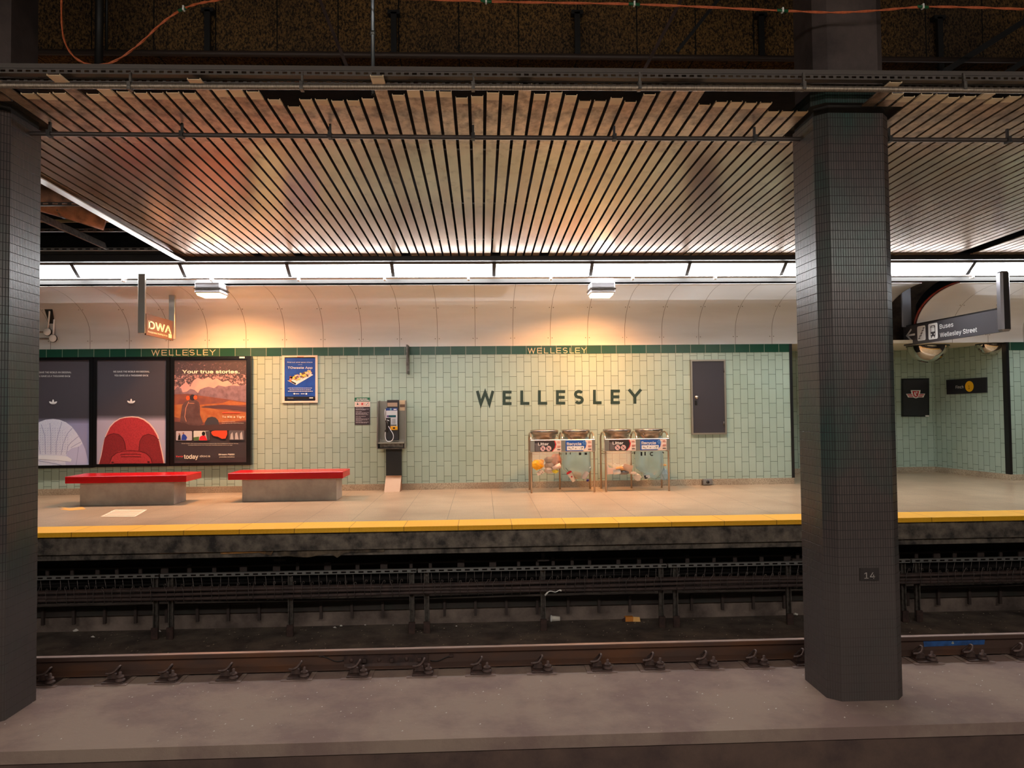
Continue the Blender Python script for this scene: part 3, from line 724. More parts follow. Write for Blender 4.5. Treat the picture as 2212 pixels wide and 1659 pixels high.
# ================================================================== HANGING SIGNS
M_BROWN = mat('brown_sign_face', (96, 66, 54), 0.4); M_CREAM = mat('cream_sign_letter', (226, 212, 178), 0.4)
M_CHAR = mat('charcoal_sign_face', (68, 66, 70), 0.35); M_SW = mat('white_sign_letter', (232, 232, 230), 0.4)
YR, ND = Vector((0, 1, 0)), Vector((0, -1, 0))
XD = at(313, 700, 11.55).x; y0, y1 = 11.55, 11.55 * (1040 - 313) / (1040 - 371)
zt_, zb_ = at(313, 677, y0).z, at(313, 723, y0).z
r_ = empty('hanging_sign', (XD, (y0 + y1) / 2, zb_), 'brown DWA sign hanging on two steel straps near the left column', 'sign')
MB().box(XD - 0.012, XD + 0.012, y0 + 0.02, y1 + 0.02, zb_, zt_).build('sign_board', M_BROWN, r_)
MB().box(XD - 0.10, XD + 0.006, y0 - 0.02, y0 + 0.03, zb_ + 0.02, 3.56, b=0.006).build('strap', M_STEEL, r_)
MB().box(XD - 0.05, XD + 0.05, y1 - 0.02, y1 + 0.03, zb_ + 0.02, 3.45, b=0.006).build('strap', M_STEEL, r_)
L = y1 - y0; hh = zt_ - zb_
text('DWA', (XD + 0.012, y0 + 0.10, zb_ + hh * 0.34), hh * 0.5, M_CREAM, 'lettering', r_, L * 0.84, YR, ZU, 0.02)
text('Designated Waiting Area', (XD + 0.012, y0 + 0.08, zb_ + hh * 0.14), hh * 0.11, M_CREAM, 'lettering', r_, L * 0.7, YR, ZU, 0.0)
MB().box(XD + 0.012, XD + 0.014, y1 - L * 0.17, y1 - L * 0.05, zb_ + hh * 0.1, zb_ + hh * 0.3).build('symbol_panel', M_CREAM, r_)

XB = 8.0; ya = atx(2164, 690, XB).y; yb = atx(1954, 727, XB).y
pa, pb = atx(2166, 0, XB), None
def zat(px, py, Y): return at(px, py, Y).z
zt_, zb_ = zat(2166, 665, ya), zat(2166, 717, ya)
r_ = empty('hanging_sign', (XB, (ya + yb) / 2, zb_), 'long charcoal sign reading Buses Wellesley Street hung below the cove at right', 'sign')
MB().box(XB - 0.02, XB + 0.02, ya - 0.05, yb, zb_, zt_).build('sign_board', M_CHAR, r_)
MB().box(XB - 0.024, XB + 0.024, ya - 0.05, yb, zt_ - 0.012, zt_ + 0.006).build('edge_rail', M_BLACK, r_)
pw = mat('polished_dark_post', (150, 148, 154), 0.3, 0.9)
MB().box(XB - 0.09, XB + 0.06, ya - 0.14, ya + 0.0, zb_ + 0.0, zat(2166, 588, ya), b=0.03).build('post', pw, r_)
MB().box(XB - 0.09, XB + 0.09, yb - 0.10, yb - 0.05, zt_ - 0.02, zt_ + 0.75, b=0.01).build('post', mat('light_steel_post', (170, 172, 182), 0.35, 0.6), r_)
fx = XB - 0.0205; L = yb - ya; h = zt_ - zb_
def sgn(u, v): return Vector((fx, yb - 0.02 - u, zb_ + v))       # u from the far (left) end towards the viewer
def spoly(pts, m, name, k=0, rr=None):
    MB().prism([sgn(*q) + Vector((-0.001 * k, 0, 0)) for q in pts], (-0.0008, 0, 0)).build(name, m, rr or r_)
def rrect(u0, v0, u1, v1, r): 
    out = []
    for cx, cy, a in ((u1 - r, v1 - r, 0), (u0 + r, v1 - r, 90), (u0 + r, v0 + r, 180), (u1 - r, v0 + r, 270)):
        out += [(cx + r * math.cos(math.radians(a + 22.5 * i)), cy + r * math.sin(math.radians(a + 22.5 * i))) for i in range(5)]
    return out
uw = L
# arrow
def sl(L_, w_, m, name, k): 
    mb = MB()
    for q in lines(L_, w_): mb.prism([sgn(*p) + Vector((-0.001 * k, 0, 0)) for p in q], (-0.0008, 0, 0))
    mb.build(name, m, r_)
sl([[(0.09, h * .5), (0.35, h * .5)], [(0.24, h * .78), (0.09, h * .5), (0.24, h * .22)]], 0.036, M_SW, 'arrow', 0)
spoly(rrect(0.425, h * .14, 0.675, h * .86, 0.03), M_SW, 'stairs_symbol', 0)
sl([[(0.455, h * .26), (0.50, h * .26), (0.50, h * .38), (0.54, h * .38), (0.54, h * .5), (0.575, h * .5), (0.575, h * .62), (0.61, h * .62), (0.61, h * .74), (0.65, h * .74)]], 0.017, M_CHAR, 'stairs_symbol', 1)
spoly(rrect(0.76, h * .12, 1.03, h * .88, 0.03), M_SW, 'bus_symbol', 0)
spoly(rrect(0.825, h * .26, 0.965, h * .78, 0.025), M_CHAR, 'bus_symbol', 1)
spoly(rrect(0.842, h * .48, 0.948, h * .68, 0.01), M_SW, 'bus_symbol', 2)
spoly(rrect(0.852, h * .70, 0.938, h * .74, 0.005), M_SW, 'bus_symbol', 2)
for u in (0.85, 0.94): spoly(ell(u, h * .36, 0.014, 0.014, 10), M_SW, 'bus_symbol', 2)
for u in (0.85, 0.94): spoly([(u - .012, h * .19), (u + .012, h * .19), (u + .012, h * .27), (u - .012, h * .27)], M_CHAR, 'bus_symbol', 1)
# text placed after the symbols
text('Buses', sgn(1.09, h * .56), h * 0.29, M_SW, 'lettering', r_, 0.37, ND, ZU, 0.0)
text('Wellesley Street', sgn(1.09, h * .16), h * 0.29, M_SW, 'lettering', r_, 0.965, ND, ZU, 0.0)

# passage: framed emblem, line sign, dome mirrors
pc = lambda x, y: at(x, y, YB - 0.035)
def ad(x0, y0, x1, y1, Y, depth, mf):
    P = [at(x0, y0, Y), at(x1, y0, Y), at(x1, y1, Y), at(x0, y1, Y)]
    return P
P = [pc(1948, 818), pc(2007, 817), pc(2007.5, 900), pc(1948.5, 900)]
r_ = empty('framed_poster', (P[0].x + (P[1].x - P[0].x) / 2, YB - 0.035, P[2].z), 'black framed panel with red and white winged emblem in the passage', 'poster')
MB().prism(P, (0, 0.034, 0)).build('frame', M_BLACKG, r_)
pr = Print(pc, r_)
pr.poly([(1951, 821), (2004.5, 820), (2005, 897), (1951.5, 897)], mat('near_black_print', (34, 34, 38), 0.25), 'panel')
def cc(cx, cy): return (1900 + cx / 4.878, 740 + cy / 4.878)
RD = mat('emblem_red', (190, 30, 48), 0.4)
pr.poly([cc(*q) for q in ((278, 540), (335, 540), (328, 502), (432, 502), (425, 540), (480, 538), (462, 578), (412, 578), (382, 588), (352, 578), (300, 578))], M_WHITE, 'emblem')
pr.polys([[cc(*q) for q in P_] for P_ in (((290, 546), (342, 546), (346, 556), (297, 556)), ((304, 564), (350, 564), (356, 573), (308, 573)), ((418, 546), (468, 546), (462, 556), (414, 556)), ((408, 564), (454, 564), (450, 573), (402, 573)), ((344, 510), (416, 510), (404, 562), (382, 580), (358, 562)))], RD, 'emblem')
pr.polys([[cc(*q) for q in P_] for P_ in (((364, 524), (376, 520), (380, 545), (392, 560), (380, 566), (366, 550)), ((384, 516), (398, 518), (396, 534), (388, 540)))], M_WHITE, 'emblem')
pr.poly([cc(480, 766), cc(520, 766), cc(520, 780), cc(480, 780)], M_WHITE, 'small_label')
# Finch sign on the side wall
wd_ = Vector((OPB - OPX1, YB - YW, 0)).normalized(); wn_ = Vector((-wd_.y, wd_.x, 0))      # along the wall (away), out of the wall
def onside(px, py, off=0.0):
    o_ = Vector((OPX1, YW, 0)) + wn_ * off; d = Vector(ray(px, py)); c = Vector(CP)
    return c + d * ((o_ - c).dot(wn_) / d.dot(wn_))
P = [onside(2047, 821), onside(2133, 815), onside(2133.5, 848), onside(2048, 852)]
r_ = empty('direction_sign', P[2], 'dark Finch sign with yellow line circle on the passage side wall', 'sign')
MB().prism(P, wn_ * 0.035).build('sign_board', mat('navy_black_sign', (26, 25, 33), 0.3), r_)
sr = (P[2] - P[3]).normalized(); ll = (P[2] - P[3]).length; hh = P[0].z - P[3].z; z0_ = P[3].z
def fs_(u, v, k=0): q = P[3] + sr * (ll * u) + wn_ * (0.0355 + 0.001 * k); return Vector((q.x, q.y, z0_ + hh * v))
text('Finch', fs_(0.25, 0.38), hh * 0.28, M_SW, 'lettering', r_, ll * 0.2, sr, ZU, 0.0)
MB().prism([fs_(0.60 + 0.36 * hh / ll * math.cos(2 * math.pi * i / 28), 0.5 + 0.36 * math.sin(2 * math.pi * i / 28), 1) for i in range(28)], wn_ * 0.0008).build('line_circle', mat('line_yellow', (236, 176, 20), 0.4), r_)
text('1', fs_(0.575, 0.33, 2.5), hh * 0.34, M_BLACK, 'numeral', r_, ll * 0.035, sr, ZU, 0.0)
def dome(px, py, Y, r, label):
    p = at(px, py, Y); c = (p.x, Y, ST1)
    r_ = empty('dome_mirror', c, label, 'mirror')
    MB().lathe([(r * math.cos(math.radians(a)), -r * math.sin(math.radians(a)) * 0.92) for a in range(0, 91, 9)], c, 36).build('mirror_dome', mat('mirror_dome_chrome', (226, 216, 200), 0.06, 1.0), r_)
    MB().lathe([(r + 0.012, 0), (r + 0.012, -0.02), (r - 0.01, -0.02)], c, 36).build('rim', M_BLACK, r_)
dome(2004, 760, 13.95, 0.36, 'large convex dome mirror under the passage ceiling, above the framed emblem')
dome(2140, 746, 13.62, 0.24, 'smaller convex dome mirror under the passage ceiling at far right')

# junction boxes and conduits on the cove at far left
def oncove(px, py, off=0.0):
    Y = 13.2
    for _ in range(15):
        z = at(px, py, Y).z; t = max(0.0, min(1.0, (z - 2.78) / 0.66)); Y = 0.5 * Y + 0.5 * (12.0 + 1.3 * math.sqrt(1 - t * t) - off)
    return at(px, py, Y)
tm = MB(); q = [oncove(*v, 0.006) for v in ((96, 668), (113, 668), (118, 699), (106, 699))]; tm.add(q + [v + Vector((0, 0.004, 0)) for v in q], [[3, 2, 1, 0], [4, 5, 6, 7], [0, 1, 5, 4], [1, 2, 6, 5], [2, 3, 7, 6], [3, 0, 4, 7]])
tm = tm.build('wall_opening', M_BLACK); tag(tm, 'dark ragged cut-out in the white cove panel at far left', 'opening')
for (cx, cy), (tx, ty), lab in (((103, 717), (107, 672), 'round white junction box on the cove at far left, the upper one'), ((115, 731), (117, 690), 'round white junction box on the cove at far left, the lower one')):
    c = oncove(cx, cy, 0.07); tp = oncove(tx, ty, 0.02); tm_ = oncove((cx + tx) / 2, (cy + ty) / 2, 0.045)
    r_ = empty('junction_box', c, lab, 'junction box')
    MB().lathe([(0, 0.03), (0.055, 0.03), (0.064, 0.02), (0.064, -0.05), (0, -0.05)], (0, 0, 0), 20, mtx=Matrix.Translation(c) @ Matrix.Rotation(math.pi / 2, 4, 'X')).build('round_cover', M_WHITE, r_)
    MB().lathe([(0.066, 0.018), (0.072, 0.005), (0.066, -0.02)], (0, 0, 0), 20, mtx=Matrix.Translation(c) @ Matrix.Rotation(math.pi / 2, 4, 'X')).build('gasket', M_DSTEEL, r_)
    MB().tube([(c.x, c.y, c.z + 0.05), tm_, tp], 0.013, 8).build('riser_pipe', M_WHITE, r_)
    MB().tube([(c.x - 0.05, c.y, c.z), (c.x - 0.9, c.y, c.z)], 0.012, 8).build('feed_pipe', M_STEELD, r_)
# grey bracket standing edge-on out of the wall by the phone
x = at(881, 780, 13.1).x; z1_, z0_ = at(881, 746, 13.1).z, at(881, 808, 13.1).z
r_ = empty('wall_bracket', (x, 13.2, z0_), 'thin grey metal bracket projecting from the green strip above the payphone', 'bracket')
bm = MB(); 
for (ya_, yb_, za_, zb2) in ((12.93, 12.96, z0_, z1_), (13.2, 13.29, z0_, z1_), (12.96, 13.2, z1_ - 0.2, z1_), (12.96, 13.2, z0_, z0_ + 0.05)): bm.box(x - 0.012, x + 0.012, ya_, yb_, za_, zb2)
bm.build('plate', M_STEELD, r_)

# ================================================================== WALL LETTERING
def glyph(ch, x0, x1, y0, y1, w_):
    """strokes in print coordinates (y down); returns list of polygons"""
    W_ = x1 - x0; H_ = y1 - y0; h = w_ / 2
    def R(a, b, c, d): return [(a, b), (c, b), (c, d), (a, d)]
    if ch == 'E': return [R(x0, y0, x0 + w_, y1), R(x0 + w_, y0, x1, y0 + w_), R(x0 + w_, y0 + H_ / 2 - h, x1 - 0.06 * W_, y0 + H_ / 2 + h), R(x0 + w_, y1 - w_, x1, y1)]
    if ch == 'L': return [R(x0, y0, x0 + w_, y1), R(x0 + w_, y1 - w_, x1, y1)]
    if ch == 'W':
        q = [(x0 + h, y0), (x0 + W_ * .27, y1 - h), (x0 + W_ * .5, y0 + H_ * .1), (x0 + W_ * .73, y1 - h), (x1 - h, y0)]
        return lines([q], w_)
    if ch == 'Y':
        m = (x0 + x1) / 2; return lines([[(x0 + h * .6, y0), (m, y0 + H_ * .52)], [(x1 - h * .6, y0), (m, y0 + H_ * .5)], [(m, y0 + H_ * .45), (m, y1)]], w_)
    if ch == 'S':
        cx = (x0 + x1) / 2; r = W_ / 2 - h; ry = H_ / 4 - h / 2; out = []
        c1, c2 = y0 + h + ry, y1 - h - ry
        P = [(cx + r * math.cos(math.radians(a)), c1 - ry * math.sin(math.radians(a))) for a in range(30, 271, 15)]
        P += [(cx + r * math.cos(math.radians(a)), c2 - ry * math.sin(math.radians(a))) for a in range(90, -151, -15)]
        return lines([P], w_)
def lettering(spans, yt, yb_, dyt, name, label, m, w_, lift=0.002):
    """spans: per letter (char, x0, x1); yt, yb at first letter, dyt = change to the last"""
    n = len(spans); xa = spans[0][1]; xb = spans[-1][2]
    c = at((xa + xb) / 2, yb_, YW)
    r_ = empty(name, (c.x, YW - 0.001, c.z), label, 'lettering')
    for ch, x0, x1 in spans:
        t = ((x0 + x1) / 2 - xa) / (xb - xa); dy = dyt * t
        mb = MB()
        for i, q in enumerate(glyph(ch, x0, x1, yt + dy, yb_ + dy, w_)):
            mb.prism([at(px, py, YW - lift - 0.00005 * (i % 7)) for px, py in q], (0, -0.002, 0))
        mb.build('letter', m, r_)
sp = [('W', 1028, 1068), ('E', 1086, 1105), ('L', 1124, 1143.5), ('L', 1162, 1182), ('E', 1201, 1221), ('S', 1240, 1261), ('L', 1281, 1299.5), ('E', 1319, 1339), ('Y', 1356.5, 1386.5)]
lettering(sp, 844.5, 875.5, -3.5, 'station_name', 'large dark green WELLESLEY letters on the pale green tiled wall', mat('dark_green_letter', (38, 58, 50), 0.35), 6.2)
MS = mat('sand_cream_letter', (214, 202, 166), 0.4)
ws = [0, 22, 38, 53, 67, 82, 98, 111, 125]; ww = [18, 11.5, 10, 10, 11, 11, 9.5, 11, 13]
lettering([(c, 327 + a * 1.005, 327 + a * 1.005 + b) for c, a, b in zip('WELLESLEY', ws, ww)], 756, 768, -0.8, 'station_name', 'small cream WELLESLEY letters in the dark green band above the posters', MS, 1.5, 0.008)
lettering([(c, 1140 + a * 0.925, 1140 + a * 0.925 + b * 0.92) for c, a, b in zip('WELLESLEY', ws, ww)], 751.5, 763.5, -0.7, 'station_name', 'small cream WELLESLEY letters in the dark green band above the big lettering', MS, 1.4, 0.008)

# ================================================================== WALL DOOR (structure)
P = [at(1491.5, 777, 13.27), at(1567, 776.5, 13.27), at(1569, 938, 13.27), at(1494, 938.5, 13.27)]
dx0, dx1, dz1, dz0 = P[0].x, P[1].x, P[0].z, P[2].z
df = MB(); fw = 0.03
df.box(dx0, dx0 + fw, 13.265, 13.3, dz0, dz1).box(dx1 - fw, dx1, 13.265, 13.3, dz0, dz1).box(dx0 + fw, dx1 - fw, 13.265, 13.3, dz1 - fw, dz1).box(dx0 + fw, dx1 - fw, 13.265, 13.3, dz0, dz0 + fw)
door = empty('door_1', ((dx0 + dx1) / 2, 13.29, dz0), None, None); door['kind'] = 'structure'
df.build('door_frame', mat('satin_door_frame', (170, 164, 150), 0.35, 0.8), door)
MB().box(dx0 + fw, dx1 - fw, 13.278, 13.3, dz0 + fw, dz1 - fw).build('door_leaf', mat('charcoal_door', (58, 56, 62), 0.35), door)
p = at(1505, 858, 13.26); MB().lathe([(0, 0.035), (0.028, 0.03), (0.034, 0.0)], (0, 0, 0), 16, mtx=Matrix.Translation((p.x, 13.278, p.z)) @ Matrix.Rotation(math.pi / 2, 4, 'X')).build('knob', M_STEEL, door)
p = at(1504, 870, 13.26); MB().box(p.x - 0.022, p.x + 0.02, 13.268, 13.278, p.z - 0.04, p.z + 0.04, b=0.004).build('lock_plate', M_BLACK, door)
for py in (800, 915):
    p = at(1564, py, 13.26); MB().tube([(p.x, 13.262, p.z - 0.04), (p.x, 13.262, p.z + 0.04)], 0.008, 8).build('hinge', M_STEELD, door)
# faint ring mark on tiles, outlet
p = at(1528, 1041, 13.25)
r_ = empty('floor_outlet', (p.x, 13.25, p.z - 0.05), 'grey metal outlet box on the skirting right of the bins', 'outlet')
MB().box(p.x - 0.085, p.x + 0.085, 13.22, 13.27, p.z - 0.05, p.z + 0.055, b=0.006).build('box', M_GALV, r_)
MB().lathe([(0, 0.012), (0.028, 0.01), (0.03, 0)], (0, 0, 0), 16, mtx=Matrix.Translation((p.x, 13.22, p.z)) @ Matrix.Rotation(math.pi / 2, 4, 'X')).build('socket', M_BLACK, r_)
MB().box(p.x - 0.1, p.x - 0.09, 13.24, 13.27, p.z - 0.05, p.z + 0.03).build('side_tab', M_STEELD, r_)

# ================================================================== POSTERS
def frame_box(x0, y0, x1, y1, Y, name, label, bw=8, deep=0.09, m=M_BLACKG, cat='poster'):
    A, B_ = at(x0, y0, Y), at(x1, y1, Y)
    A2 = at(x1, y0, Y)
    c = ((A.x + B_.x) / 2, Y, B_.z)
    r_ = empty(name, c, label, cat)
    b = bw * (B_.x - A.x) / (x1 - x0)
    z1 = A.z; z0 = B_.z
    mb = MB(); Yf = Y; Yk = Y + deep
    mb.box(A.x, A.x + b, Yf, Yk, z0, z1).box(B_.x - b, B_.x, Yf, Yk, z0, z1).box(A.x + b, B_.x - b, Yf, Yk, z1 - b * .8, z1).box(A.x + b, B_.x - b, Yf, Yk, z0, z0 + b * .8)
    mb.build('frame', m, r_)
    MB().box(A.x + b, B_.x - b, Yf + 0.03, Yk, z0 + b * .8, z1 - b * .8).build('backing', m, r_)
    return r_
YP = 13.2
def gl(name, col, **k): return mat(name, col, 0.35, coat=0.8, **k)
G_DK = gl('poster_charcoal', (74, 70, 76)); G_LAV = gl('poster_lavender_grey', (176, 166, 190)); 
def c4(cx, cy): return (80 + cx / 6.38, 760 + cy / 6.38)
YPP = YP + 0.028
# red shoe poster
r_ = frame_box(201, 771.5, 366, 1007, YP, 'framed_poster', 'framed poster of a red shoe toe in front of a grey and lavender background')
pr = Print(lambda x, y: at(*c4(x, y), YPP), r_)
pr.rect(800, 100, 1797, 1558, G_DK, 'sheet')
for i, (ya, yb_) in enumerate(((880, 905), (905, 925), (925, 945), (945, 1558))):
    t = (i + 1) / 4; pr.rect(800, ya, 1797, yb_, gl('poster_fade_%d' % i, tuple(int(a + (b - a) * t) for a, b in zip((74, 70, 76), (182, 174, 192)))), 'background_band')
shoe = [(845, 1556), (880, 1430), (920, 1230), (945, 1150), (1000, 1030), (1060, 965), (1140, 915), (1220, 895), (1310, 888), (1400, 895), (1480, 925), (1560, 985), (1620, 1060), (1670, 1150), (1700, 1260), (1730, 1380), (1765, 1556)]
pr.poly(shoe, gl('poster_cream_sole', (240, 200, 184)), 'shoe_outline')
sh2 = [(855, 1556), (890, 1430), (930, 1230), (955, 1155), (1010, 1040), (1070, 975), (1150, 925), (1225, 908), (1305, 902), (1390, 910), (1470, 940), (1548, 1000), (1606, 1070), (1655, 1155), (1688, 1262), (1716, 1380), (1750, 1556)]
G_RED = gl('poster_shoe_red', (196, 62, 66), var=(168, 50, 56), scale=60); G_RED2 = gl('poster_shoe_dark_red', (150, 46, 50), var=(128, 40, 44), scale=60); G_RED3 = gl('poster_shoe_seam', (96, 26, 30))
pr.poly(sh2, G_RED, 'shoe_toe')
pr.polys([[(860, 1556), (892, 1430), (932, 1200), (985, 1150), (1060, 1125), (1130, 1140), (1185, 1190), (1215, 1260), (1225, 1350), (1130, 1370), (1050, 1430), (1010, 1520), (1005, 1556)],
          [(1745, 1556), (1714, 1390), (1684, 1230), (1620, 1160), (1540, 1135), (1460, 1160), (1420, 1230), (1405, 1360), (1500, 1400), (1560, 1460), (1590, 1556)]], G_RED2, 'side_panel')
pr.polys(lines([[(935, 1190), (985, 1148), (1060, 1125), (1130, 1140), (1185, 1190), (1215, 1260), (1225, 1350)], [(1684, 1215), (1620, 1160), (1540, 1133), (1460, 1160), (1420, 1230), (1405, 1360)],
                [(1005, 1530), (1030, 1450), (1090, 1400), (1180, 1370), (1300, 1362), (1420, 1370), (1510, 1400), (1570, 1460), (1590, 1530)], [(1150, 1420), (1220, 1410), (1380, 1410), (1440, 1420)], [(1160, 1445), (1440, 1445)], [(1060, 1510), (1160, 1490), (1440, 1490), (1540, 1510)]], 8), G_RED3, 'seams')
pr.poly([(1040, 1530), (1080, 1480), (1500, 1480), (1550, 1530), (1540, 1556), (1050, 1556)], G_RED, 'tongue')
pr.polys([ell(1045, 1525, 18, 14, 10), ell(1540, 1520, 18, 14, 10), [(1060, 1538), (1540, 1538), (1540, 1556), (1060, 1556)]], G_RED3, 'eyelet')
def tre(pr, cx, cy, s, m):
    L = []
    def petal(a, l, w_):
        ca, sa = math.cos(math.radians(a)), math.sin(math.radians(a)); P = []
        for i in range(13):
            t = i / 12; P.append((t * l, math.sin(math.pi * t) ** 0.8 * w_))
        P += [(t * l, -math.sin(math.pi * t) ** 0.8 * w_) for t in [k / 12 for k in range(11, 0, -1)]]
        return [(cx + s * (x * ca - y * sa), cy + 24 * s / 60 - s * (x * sa + y * ca)) for x, y in P]
    pr.polys([petal(90, 1.15, 0.24), petal(33, 1.15, 0.24), petal(147, 1.15, 0.24)], m, 'emblem')
    return [[(cx - s * .95, cy + s * k), (cx + s * .95, cy + s * k), (cx + s * .95, cy + s * (k + .06)), (cx - s * .95, cy + s * (k + .06))] for k in (0.34, 0.47, 0.6)]
def trefoil(pr, cx, cy, m, dk):
    b = tre(pr, cx, cy - 2, 58, m)
    pr.polys([[(cx - 50 + 6 * i, cy + 14 + 10 * i), (cx + 50 - 6 * i, cy + 14 + 10 * i), (cx + 50 - 6 * i, cy + 17 + 10 * i), (cx - 50 + 6 * i, cy + 17 + 10 * i)] for i in range(3)], dk, 'emblem_bars')
trefoil(pr, 1301, 690, M_WHITE, G_DK)
pr.text('WE GAVE THE WORLD AN ORIGINAL', 1055, 285, 1555, 33, M_WHITE, bold=0.004)
pr.text('YOU GAVE US A THOUSAND BACK', 1070, 338, 1538, 33, M_WHITE, bold=0.004)
pr.rect(1716, 80, 1786, 98, M_WHITE, 'small_label')
# white shoe poster (runs behind the left column)
r_ = frame_box(30, 772.5, 200, 1010.5, YP, 'framed_poster', 'framed poster of a white knitted shoe toe beside the left column')
pr = Print(lambda x, y: at(*c4(x, y), YPP), r_)
pr.rect(-280, 110, 718, 1570, G_DK, 'sheet')
for i, (ya, yb_) in enumerate(((915, 935), (935, 960), (960, 985), (985, 1570))):
    t = (i + 1) / 4; pr.rect(-280, ya, 718, yb_, gl('poster_fade_b%d' % i, tuple(int(a + (b - a) * t) for a, b in zip((74, 70, 76), (158, 156, 190)))), 'background_band')
G_WS = gl('poster_shoe_white', (238, 238, 250), var=(220, 220, 240), scale=80); G_WS2 = gl('poster_shoe_shade', (150, 150, 190)); G_WS3 = gl('poster_shoe_lilac', (204, 202, 232))
pr.poly([(-260, 1568), (-230, 1350), (-160, 1180), (-60, 1030), (40, 965), (120, 935), (220, 925), (310, 935), (400, 970), (480, 1030), (550, 1120), (610, 1220), (660, 1330), (700, 1480), (712, 1568)], G_WS, 'shoe_toe')
pr.poly([(540, 1568), (560, 1420), (575, 1310), (630, 1260), (665, 1340), (700, 1480), (710, 1568)], G_WS3, 'side_panel')
pr.poly([(400, 1568), (390, 1480), (420, 1380), (480, 1330), (575, 1305), (560, 1420), (540, 1568)], G_WS3, 'eye_stay')
pr.polys(lines([[(180, 980), (195, 1120), (195, 1410)], [(345, 965), (300, 1120), (270, 1250), (265, 1415)], [(490, 1050), (420, 1130), (360, 1280), (335, 1420)], [(575, 1165), (480, 1240), (430, 1300), (405, 1410)], [(610, 1240), (520, 1290), (470, 1320)], [(60, 1000), (110, 1150), (120, 1410)], [(-60, 1080), (20, 1200), (50, 1410)], [(575, 1305), (560, 1440), (540, 1568)], [(30, 1470), (250, 1485), (470, 1500)], [(20, 1500), (250, 1540), (360, 1568)]], 6), G_WS2, 'knit_ribs')
pr.polys(lines([[(x, y), (x + 16, y - 12)] for x in range(-60, 420, 34) for y in range(1060, 1400, 32) if x < 180 or (x - 180) < (y - 900)], 3.2), G_WS2, 'knit_texture')
pr.polys([[(-100, 1425), (200, 1425), (420, 1440), (480, 1480), (470, 1515), (250, 1490), (-100, 1470)]], gl('poster_lace', (246, 246, 252)), 'lace')
trefoil(pr, 226, 700, M_WHITE, G_DK)
pr.text('WE GAVE THE WORLD AN ORIGINAL', -22, 295, 478, 33, M_WHITE, bold=0.004)
pr.text('YOU GAVE US A THOUSAND BACK', -6, 347, 464, 33, M_WHITE, bold=0.004)
pr.rect(634, 90, 706, 110, M_WHITE, 'small_label')
# film series poster
r_ = frame_box(368, 770.5, 542, 1004.5, YP, 'framed_poster', 'framed poster titled Your true stories with a seated person seen from behind')
def c5(cx, cy): return (360 + cx / 6.635, 760 + cy / 6.635)
pr = Print(lambda x, y: at(*c5(x, y), YPP), r_)
pr.rect(98, 110, 1142, 1596, gl('poster_dark_brown', (62, 54, 58)), 'sheet')
pr.rect(104, 150, 1140, 1095, gl('poster_sky_pink', (226, 166, 152), var=(214, 150, 146), scale=3), 'sky')
def leaf(name, lo, hi):
    N = NT(name); f = noise(N, objco(N), 26, 8, 0.85); N.l(mix(N, ramp(N, f, lo, hi), C(70, 58, 64), C(206, 158, 156)), N.b.inputs['Base Color']); N.b.inputs['Coat Weight'].default_value = 0.8; N.b.inputs['Coat Roughness'].default_value = 0.04; return N.m
pr.poly([(104, 150), (1140, 150), (1140, 520), (1060, 500), (1010, 450), (940, 470), (880, 410), (800, 430), (720, 380), (660, 400), (600, 360), (520, 400), (440, 370), (380, 420), (340, 500), (280, 430), (220, 480), (160, 540), (104, 520)], leaf('poster_leaves', 0.5, 0.58), 'foliage')
pr.poly([(104, 150), (1140, 150), (1140, 330), (960, 300), (820, 330), (640, 310), (460, 330), (300, 320), (200, 350), (104, 330)], leaf('poster_leaves_dense', 0.56, 0.68), 'foliage')
pr.poly([(104, 560), (150, 500), (210, 520), (230, 580), (290, 570), (340, 530), (400, 545), (450, 590), (480, 540), (540, 515), (600, 500), (680, 520), (740, 480), (840, 500), (940, 480), (1040, 490), (1140, 470), (1140, 740), (104, 700)], gl('poster_tree_line', (136, 112, 122), var=(112, 90, 98), scale=14), 'tree_line')
pr.poly([(104, 610), (300, 600), (500, 630), (800, 670), (1140, 720), (1140, 1095), (104, 1095)], gl('poster_plum_ground', (118, 72, 66), var=(140, 84, 66), scale=6), 'ground')
pr.poly([(104, 760), (300, 745), (480, 760), (560, 750), (800, 735), (900, 700), (1140, 730), (1140, 760), (700, 770), (500, 790), (760, 830), (1140, 870), (1140, 980), (800, 1010), (500, 1010), (300, 980), (104, 930)], gl('poster_ochre_field', (172, 108, 66), var=(158, 88, 50), scale=12), 'field')
pr.poly([(490, 790), (560, 775), (800, 760), (900, 765), (1140, 790), (1140, 855), (900, 822), (640, 806), (520, 800)], gl('poster_pond', (88, 62, 66)), 'pond')
pr.poly([(540, 1090), (555, 1000), (590, 945), (650, 930), (700, 940), (740, 980), (760, 1060), (750, 1095)], gl('poster_rock', (64, 62, 68)), 'rock')
pr.poly([(104, 1000), (250, 1010), (500, 1050), (760, 1040), (1140, 1000), (1140, 1130), (104, 1130)], gl('poster_fore_ground', (74, 54, 54)), 'foreground')
pr.poly([(195, 1000), (205, 900), (225, 770), (270, 715), (330, 695), (420, 695), (465, 720), (480, 780), (480, 900), (510, 980), (525, 1030), (470, 1060), (330, 1050), (270, 1020), (210, 1020)], gl('poster_jacket', (100, 74, 72), var=(84, 60, 60), scale=10), 'figure')
pr.polys(lines([[(285, 1000), (262, 930), (280, 800), (320, 715)], [(320, 735), (400, 740)]], 7), gl('poster_rim_light', (206, 140, 110)), 'figure_rim')
pr.poly(ell(375, 655, 40, 44), gl('poster_cap', (50, 44, 50)), 'figure_head')
pr.polys([ell(308, 662, 26, 32), ell(415, 655, 26, 30)], gl('poster_orange', (244, 92, 48)), 'headset')
G_CR = gl('poster_cream', (246, 238, 216))
pr.text('Your true stories.', 225, 308, 1050, 66, G_CR, bold=0.018)
